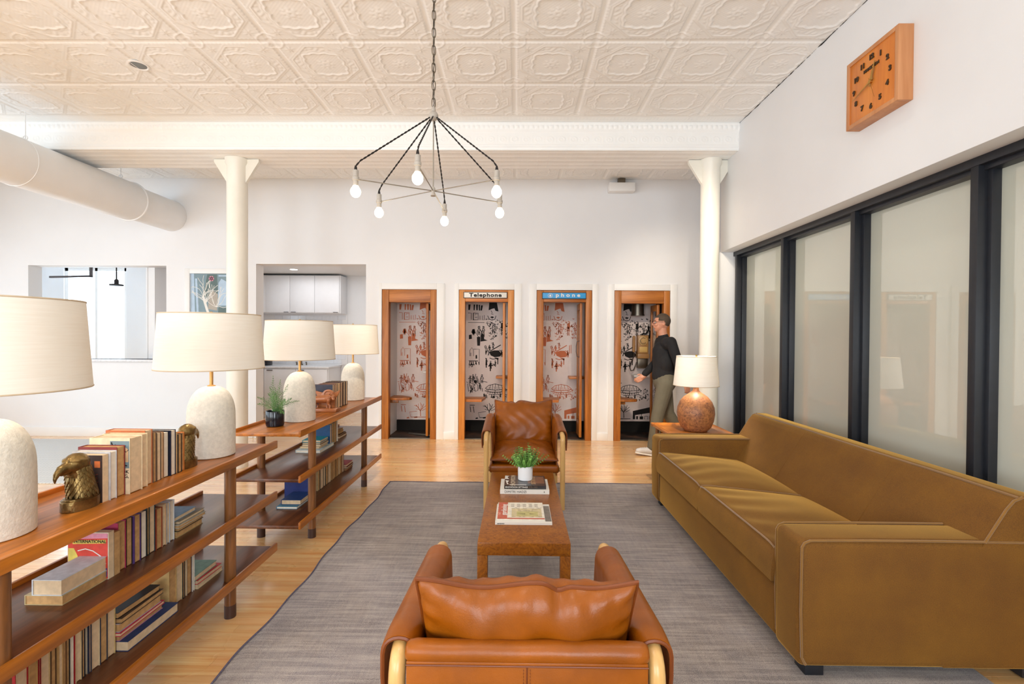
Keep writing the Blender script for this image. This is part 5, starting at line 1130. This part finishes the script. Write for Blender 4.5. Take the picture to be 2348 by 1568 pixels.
textmesh('gardening', .046, M['signw'], 'lettering', .0006, cvr, Matrix.Translation((.040, .150, .0065)) @ RZ)
textmesh('FINE', .022, cloth((222, 150, 130)), 'lettering', .0003, cvr, Matrix.Translation((.016, .08, .0065)) @ RZ)
bm = NB(); bx(bm, (.085, .03, .0058), (.262, .17, .0063)); obj('plan_drawing', bm, cloth((206, 190, 150)), cvr)
bm = NB(); bx(bm, (.115, .045, .0062), (.24, .12, .0065)); obj('lawn', bm, cloth((188, 178, 120)), cvr)
bm = NB(); r_ = random.Random(3)
for k in range(40):
    x, y = r_.uniform(.08, .26), r_.choice((.035, .13, .15, .165, .18)); bx(bm, (x, y, .0062), (x + .012, y + .003, .0066))
for k in range(5):
    for q in range(4): bx(bm, (.08 + .036 * k, .20 + q * .014, .0062), (.10 + .036 * k, .204 + q * .014, .0065))
o = obj('cover_lines', bm, cloth((110, 92, 80)), cvr); o['kind'] = 'stuff'
bm = NB(); prism(bm, [(.12, .08), (.165, .088), (.165, .074)], .0064, .0067, 'z'); prism(bm, [(.235, .08), (.19, .088), (.19, .074)], .0064, .0067, 'z'); obj('plan_beds', bm, cloth((120, 112, 70)), cvr)

# ================================================================== SIDE TABLE AND BROWN LAMP
t = thing('side_table', 'square wooden side table with raised edges behind the sofa arm', 'side table', (1.64, 4.57, 0.0095)); w2, d2 = 0.275, 0.245; SZ = 0.5755
bm = NB(); bx(bm, (-w2, -d2, SZ - .022), (w2, d2, SZ), .003); obj('tabletop', bm, M['oak_x'], t)
for q in range(4):
    bm = NB(); 
    if q < 2:
        s = -1 if q == 0 else 1; prism(bm, [(s * w2, SZ - .02), (s * (w2 - .05), SZ - .001), (s * w2, SZ + .003), (s * (w2 + .02), SZ + .017), (s * (w2 + .024), SZ + .008)], -d2 - .02, d2 + .02, 'y')
    else:
        s = -1 if q == 2 else 1; prism(bm, [(s * d2, SZ - .02), (s * (d2 - .05), SZ - .001), (s * d2, SZ + .003), (s * (d2 + .02), SZ + .017), (s * (d2 + .024), SZ + .008)], -w2 - .02, w2 + .02, 'x')
    obj('raised_edge', bm, M['shelf_x'], t)
for x in (-w2 + .03, w2 - .03):
    for y in (-d2 + .03, d2 - .03): bm = NB(); cyl(bm, (x, y, 0), (x, y, SZ - .02), .013, .018); obj('leg', bm, M['shelf_z'], t)
t = thing('table_lamp', 'brown gourd-shaped ceramic lamp with cream shade on the side table', 'table lamp', (1.668, 4.50, SZ + .0100))
prof = [(.085, 0), (.10, .004), (.135, .04), (.158, .10), (.168, .165), (.163, .22), (.142, .275), (.105, .320), (.062, .350), (.036, .368), (.026, .385), (.025, .405), (.036, .425), (.036, .432)]
bm = NB(); lathe(bm, prof, 56); obj('ceramic_base', bm, M['gourd'], t, 60)
bm = NB(); cyl(bm, (0, 0, .43), (0, 0, .56), .011); sk = obj('bulb_socket', bm, M['brass'], t)
bm = NB(); sph(bm, (0, 0, .595), (.028, .028, .036), 16); obj('bulb', bm, M['bulb_in'], sk)
zb, zt, rb, rt = .425, .695, .203, .176
bm = NB(); lathe(bm, [(rb, zb), (rt, zt), (rt - .003, zt), (rb - .003, zb), (rb, zb)], 64, cap=False); sh = obj('lamp_shade', bm, M['shade'], t, 60)
for q, z_ in ((rb - .001, zb), (rt - .001, zt)):
    bm = NB(); tube(bm, [(q * math.cos(a), q * math.sin(a), z_) for a in np.linspace(0, 2 * PI, 64, endpoint=False)], .003, 6, closed=True); obj('rim', bm, M['rim'], sh)
bm = NB(); lathe(bm, [(.004, zt - .01), (.010, zt + .002), (.006, zt + .016)], 12)
for k in range(3): cyl(bm, (0, 0, zt - .01), (rt * .99 * math.cos(k * 2.094), rt * .99 * math.sin(k * 2.094), zt - .01), .002, n=6)
obj('finial', bm, M['brass'], sh)
light('lamp_light', 'POINT', (1.668, 4.50, SZ + .605), 22, (1.0, .93, .82), .045)

# ================================================================== CHANDELIER
CX, CY = -0.494, 2.80
t = thing('chandelier', 'six-bulb grey metal chandelier hanging on a chain from ceiling', 'chandelier', (CX, CY, HC)); ball = 2.729 - HC; hub = 2.296 - HC
bm = NB(); tube(bm, [Vector((.0105 * math.cos(a), 0, .0245 * math.sin(a) + (.006 if math.sin(a) > 0 else -.006))) for a in np.linspace(0, 2 * PI, 20, endpoint=False)], .0028, 7, closed=True); lk = tomesh('chain_link', bm, M['steel'])
z = ball + .075; k = 0
while z < -0.02:
    o = obj('chain_link', lk, parent=t, loc=(0, 0, z)); o.rotation_euler = (0, 0, (PI / 2 if k % 2 else 0) + .5); z += .0505; k += 1
bm = NB(); lathe(bm, [(.004, 0.0), (.05, -.004), (.055, -.018), (.03, -.03), (.008, -.034)][::-1], 28); obj('ceiling_canopy', bm, M['socket'], t)
bm = NB(); tube(bm, [(.0035 * math.cos(q * 3.0), .0035 * math.sin(q * 3.0), q / 24 * (-ball - .06) * -1 - .02) for q in range(25)], .0022, 6); obj('chain_wire', bm, M['cord'], t)
bm = NB(); sph(bm, (0, 0, ball), .0275, 24); lathe(bm, [(.009, ball + .02), (.013, ball + .03), (.011, ball + .045), (.004, ball + .055)], 16); obj('ball_hub', bm, M['socket'], t)
bm = NB(); cyl(bm, (0, 0, ball - .02), (0, 0, hub + .01), .0035, n=8); obj('centre_rod', bm, M['rod'], t)
bm = NB(); lathe(bm, [(.015, hub - .03), (.009, hub - .018), (.009, hub - .008), (.012, hub - .004), (.012, hub + .014), (.008, hub + .022)], 20); obj('lower_hub', bm, M['socket'], t)
for k in range(6):
    a = -PI / 2 + k * PI / 3; u = Vector((math.cos(a), math.sin(a), 0)); p = u * .437; az = hub - .004
    bm = NB(); cyl(bm, (0, 0, hub), tuple(p * .97 + Vector((0, 0, az))), .003, n=8); obj('arm_rod', bm, M['rod'], t)
    bm = NB(); lathe(bm, [(.0135, -.036), (.0135, -.008), (.018, -.006), (.0185, .010), (.0145, .014), (.0145, .046), (.008, .05)], 20, tuple(p + Vector((0, 0, az)))); s = obj('lamp_socket', bm, M['socket'], t)
    bm = NB(); lathe(bm, [(.009, .047), (.007, .062), (.0045, .072)], 12, tuple(p + Vector((0, 0, az)))); obj('cord_grip', bm, M['cord'], s)
    bm = NB(); sph(bm, tuple(p + Vector((0, 0, az - .068))), (.0275, .0275, .031), 20); lathe(bm, [(.022, -.052), (.014, -.036)], 20, tuple(p + Vector((0, 0, az)))); obj('bulb', bm, M['bulb'], s)
    st = u * .024 + Vector((0, 0, ball - .014)); en = p + Vector((0, 0, az + .070)); mid = en + (st - en) * .06 + Vector((0, 0, .012)); n_ = 60; path = [en.lerp(mid, q / 4) for q in range(4)] + [mid.lerp(st, q / n_) for q in range(n_ + 1)]
    for sgn, mt, nm in ((0, 'cord', 'cord_strand'), (PI, 'cordb', 'cord_strand')):
        dd = (st - en).normalized(); f1, f2 = frame_of(dd); bm = NB()
        tube(bm, [q + (f1 * math.cos(i * 1.0 + sgn) + f2 * math.sin(i * 1.0 + sgn)) * .0024 for i, q in enumerate(path)], .0027, 6); obj(nm, bm, M[mt if k % 1 else ('cord')], t)
    w = p + Vector((CX, CY, HC + az - .068)); light('bulb_light', 'POINT', tuple(w), 1.2, (1.0, .88, .72), .03)

# ================================================================== WALL CLOCK
cy0, cy1, cz0, cz1, cx = 2.803, 3.238, 2.828, 3.262, 2.176
t = thing('wall_clock', 'square wooden wall clock with dark numerals high on right wall', 'clock', (XW, (cy0 + cy1) / 2, (cz0 + cz1) / 2)); hw = (cy1 - cy0) / 2; dp = XW - cx
def prismx(a, b): return a
bm = multi([((-dp, -hw, -hw), (0, -hw + .026, hw)), ((-dp, hw - .026, -hw), (0, hw, hw)), ((-dp, -hw + .026, hw - .026), (0, hw - .026, hw)), ((-dp, -hw + .026, -hw), (0, hw - .026, -hw + .026))], .0015); obj('case', bm, M['clockside'], t)
bm = multi([((-dp + .006, -hw + .024, -hw + .024), (-.002, hw - .024, hw - .024))], .001); obj('dial_board', bm, M['clockw'], t)
FM = Matrix.Translation((-dp + .0045, 0, 0)) @ Matrix.Rotation(-PI / 2, 4, 'Z') @ ROTX90      # text plane facing -x
num = plain('brass_dark_numeral', rgb(70, 48, 26), .4, .4)
for n in range(1, 13):
    a = PI / 2 - n * PI / 6; textmesh(str(n), .042, num, 'numeral', .0022, t, FM @ Matrix.Translation((.152 * math.cos(a), .152 * math.sin(a), 0)), ext=.0035)
textmesh('HAMILTON', .025, num, 'lettering', .0014, t, FM @ Matrix.Translation((0, .088, 0)), ext=.003)
def hand(name, ang, L, w, z0):
    bm = NB(); X = FM @ Matrix.Translation((0, 0, z0)) @ Matrix.Rotation(R(-ang), 4, 'Z'); prism(bm, [(-w * .5, -.03), (w * .5, -.03), (w, .02), (w * .4, L), (-w * .4, L), (-w, .02)], 0, .0015, 'z', X=X); obj(name, bm, M['brass'], t)
hand('minute_hand', 253, .165, .005, .008); hand('hour_hand', 18, .115, .009, .006); hand('second_hand', 160, .12, .001, .010)
bm = NB(); cyl(bm, (-dp - .008, 0, 0), (-dp + .006, 0, 0), .012); obj('hand_pin', bm, M['brass'], t)

# ================================================================== WALKING PERSON (walks towards -x)
skin = plain('skin', rgb(206, 146, 118), .5, var=.05, Subsurface_Weight=.1); swe = plain('black_sweater', rgb(22, 21, 24), .85, bump=.2, bscale=200); tro = plain('grey_olive_trousers', rgb(104, 98, 82), .85, bump=.15, bscale=160); hair = plain('brown_hair', rgb(74, 60, 46), .7, bump=.6, bscale=150); shoe = plain('pale_grey_shoe', rgb(206, 204, 204), .6); sole = plain('white_sole', rgb(232, 230, 226), .6)
PX, PY = 1.835, 6.02
t = thing('person', 'person in black sweater and grey trousers walking past the fourth booth', 'person', (PX, PY, 0))
# joints (local, x forward is -x)
hipL, hipR = (-.0, -.085, .90), (.02, .085, .90)
near_leg = [(-0.01, -.09, .90, .088), (-.10, -.085, .50, .056), (-.165, -.085, .12, .037)]         # leg nearer the camera, stepping forward
far_leg = [(.02, .09, .90, .088), (.075, .085, .50, .056), (.30, .085, .17, .037)]
armN = [(.02, -.19, 1.40, .047), (.10, -.225, 1.14, .038), (.20, -.20, .91, .027)]             # near arm swings back
armF = [(.0, .19, 1.40, .047), (-.04, .225, 1.13, .038), (-.20, .17, .96, .027)]
def hand_(bm, w, d, side):
    w = Vector(w); d = Vector(d).normalized(); up = Vector((0, 0, 1)) - d * d.z; up = up.normalized() if up.length > .1 else Vector((1, 0, 0)); sd = d.cross(up).normalized()
    limb(bm, [(*(w), .024), (*(w + d * .035), .027)], 10); 
    for k in range(4):
        o = up * (.027 - .018 * k); limb(bm, [(*(w + d * .02 + o * .7), .015), (*(w + d * .075 + o), .0115)], 8)
        L = (.034, .040, .037, .029)[k]; a = w + d * .078 + o; b = a + (d * .9 - sd * side * .25).normalized() * L; c = b + (d * .55 - sd * side * .8).normalized() * L * .75
        limb(bm, [(*a, .0105), (*b, .0092), (*c, .0075)], 8)
    a = w + d * .025 + up * .026; b = a + (d * .55 + up * .75).normalized() * .032; c = b + (d * .95 + up * .2).normalized() * .027; limb(bm, [(*a, .0125), (*b, .0105), (*c, .009)], 8)
bm = NB()
limb(bm, [(.0, 0, .93, .11), (.0, 0, 1.10, .105), (-.01, 0, 1.28, .12)], 18); limb(bm, [(.0, -.13, 1.39, .06), (.0, .13, 1.39, .06)], 14)
limb(bm, [(-.005, 0, 1.40, .060), (-.025, 0, 1.50, .054), (-.035, 0, 1.56, .054)], 14)
H = Vector((-.045, 0, 1.632)); sph(bm, tuple(H + Vector((.008, 0, .012))), (.094, .074, .098), 22); sph(bm, tuple(H + Vector((-.022, 0, -.035))), (.066, .058, .070), 18)
limb(bm, [(*(H + Vector((-.040, 0, -.082))), .027), (*(H + Vector((-.062, 0, -.084))), .018)], 12)      # chin
limb(bm, [(*(H + Vector((-.086, 0, .018))), .011), (*(H + Vector((-.103, 0, -.012))), .013), (*(H + Vector((-.094, 0, -.020))), .013)], 10)  # nose
for s in (-1, 1):
    sph(bm, tuple(H + Vector((.012, s * .075, -.004))), (.019, .009, .030), 12); sph(bm, tuple(H + Vector((-.080, s * .030, .032))), (.012, .020, .007), 10); sph(bm, tuple(H + Vector((-.068, s * .035, -.02))), (.022, .02, .02), 10)
limb(bm, [(*(H + Vector((-.083, -.02, -.048))), .007), (*(H + Vector((-.090, 0, -.048))), .009), (*(H + Vector((-.083, .02, -.048))), .007)], 8)  # lips
for A in (armN, armF): limb(bm, A, 14)
hand_(bm, armN[2][:3], (.25, .05, -.95), 1); hand_(bm, armF[2][:3], (-.85, -.05, -.5), -1)
for A in (near_leg, far_leg): limb(bm, A, 14)
limb(bm, [(-.165, -.085, .10, .036), (-.17, -.085, .055, .038), (-.25, -.085, .04, .03)], 12); limb(bm, [(.30, .085, .15, .036), (.345, .085, .13, .036), (.325, .085, .06, .03)], 12)
b = obj('body', bm, skin, t, 0); remesh(b, .0045, 3)
# eyes, brows, mouth, glasses, hair
for s in (-1, 1):
    bm = NB(); sph(bm, tuple(H + Vector((-.079, s * .031, .010))), .0105, 12); e = obj('eye', bm, M['signw'], b)
    bm = NB(); sph(bm, tuple(H + Vector((-.0865, s * .031, .010))), .0048, 10); obj('iris', bm, M['ink'], b)
    bm = NB(); limb(bm, [(*(H + Vector((-.091, s * .016, .034))), .003), (*(H + Vector((-.084, s * .046, .034))), .003)], 6); obj('eyebrow', bm, hair, b)
bm = NB()
for s in (-1, 1):
    tube(bm, [H + Vector((-.104 + .02 * abs(math.cos(a)) * (1 if math.cos(a) * s > 0 else 0), s * .032 + .024 * math.cos(a), .010 + .017 * math.sin(a))) for a in np.linspace(0, 2 * PI, 20, endpoint=False)], .0023, 6, closed=True)
    tube(bm, [H + Vector((-.086, s * .058, .016)), H + Vector((-.04, s * .080, .018)), H + Vector((.018, s * .084, .014))], .0023, 6)
tube(bm, [H + Vector((-.104, -.008, .014)), H + Vector((-.104, .008, .014))], .0023, 6); obj('glasses', bm, M['ink'], t)
bm = NB(); sph(bm, tuple(H + Vector((.020, 0, .030))), (.098, .081, .096), 24); bmesh.ops.delete(bm, geom=[v for v in bm.verts if v.co.x < H.x - .055 and v.co.z < H.z + .062 or (v.co.z < H.z + .02 and v.co.x < H.x + .01) or v.co.z < H.z - .055], context='VERTS')
h_ = obj('hair', bm, hair, t); sm_ = h_.modifiers.new('thick', 'SOLIDIFY'); sm_.thickness = .012
bm = NB(); limb(bm, [(.0, 0, .99, .150), (.0, 0, 1.08, .138), (-.005, 0, 1.28, .140)], 20); limb(bm, [(.0, -.145, 1.385, .075), (.0, .145, 1.385, .075)], 16); limb(bm, [(.0, 0, 1.40, .08), (-.015, 0, 1.455, .066)], 16); sph(bm, (.0, 0, 1.15, ), (.125, .168, .2), 20)
for A in (armN, armF): limb(bm, [(a, b_, c, r_ + .019) for a, b_, c, r_ in A[:2]] + [(A[2][0] * .96 + A[1][0] * .04, A[2][1], A[2][2] + .03, .042)], 14)
s_ = obj('sweater', bm, swe, t, 0); remesh(s_, .007, 4)
bm = NB(); sph(bm, (.005, 0, .92), (.142, .176, .16), 20)
for A in (near_leg, far_leg): limb(bm, [(A[0][0], A[0][1], A[0][2] - .02, .104), (*A[1][:3], .078), (A[2][0], A[2][1], A[2][2] - .01, .060)], 16)
s_ = obj('trousers', bm, tro, t, 0); remesh(s_, .007, 4)
for (hx, hy, hz, pit, nm) in ((-.155, -.085, .055, 8, 'shoe'), (.325, .085, .125, -52, 'shoe')):
    X = Matrix.Translation((hx, hy, hz)) @ Matrix.Rotation(R(pit), 4, 'Y'); bm = NB()
    g0 = limb(bm, [(.035, 0, .005, .040), (-.06, 0, -.005, .042), (-.15, 0, -.014, .036), (-.185, 0, -.02, .028)], 14); limb(bm, [(.02, 0, .03, .042), (-.03, 0, .03, .04)], 12)
    for v in bm.verts: v.co = X @ Vector((v.co.x, v.co.y * 1.05, max(v.co.z, -.036)))
    s_ = obj('shoe', bm, shoe, t, 0); remesh(s_, .005, 2)
    bm = NB(); P = [(.078 - .292 * q / 20, (.040 + .006 * math.sin(q / 20 * PI * 2)) * math.sin(min(1, max(.12, q / 20 * 6 if q < 4 else (20 - q) / 3.0)) * PI / 2)) for q in range(21)]
    prism(bm, P + [(a, -b_) for a, b_ in reversed(P)], -.053, -.036, 'z', X=X, r=.003); obj('sole', bm, sole, s_)
    bm = NB()
    for q in range(4): tube(bm, [X @ Vector((-.06 - .022 * q, -.018, .042 - .006 * q)), X @ Vector((-.06 - .022 * q, .018, .042 - .006 * q))], .0025, 6)
    obj('laces', bm, sole, s_)
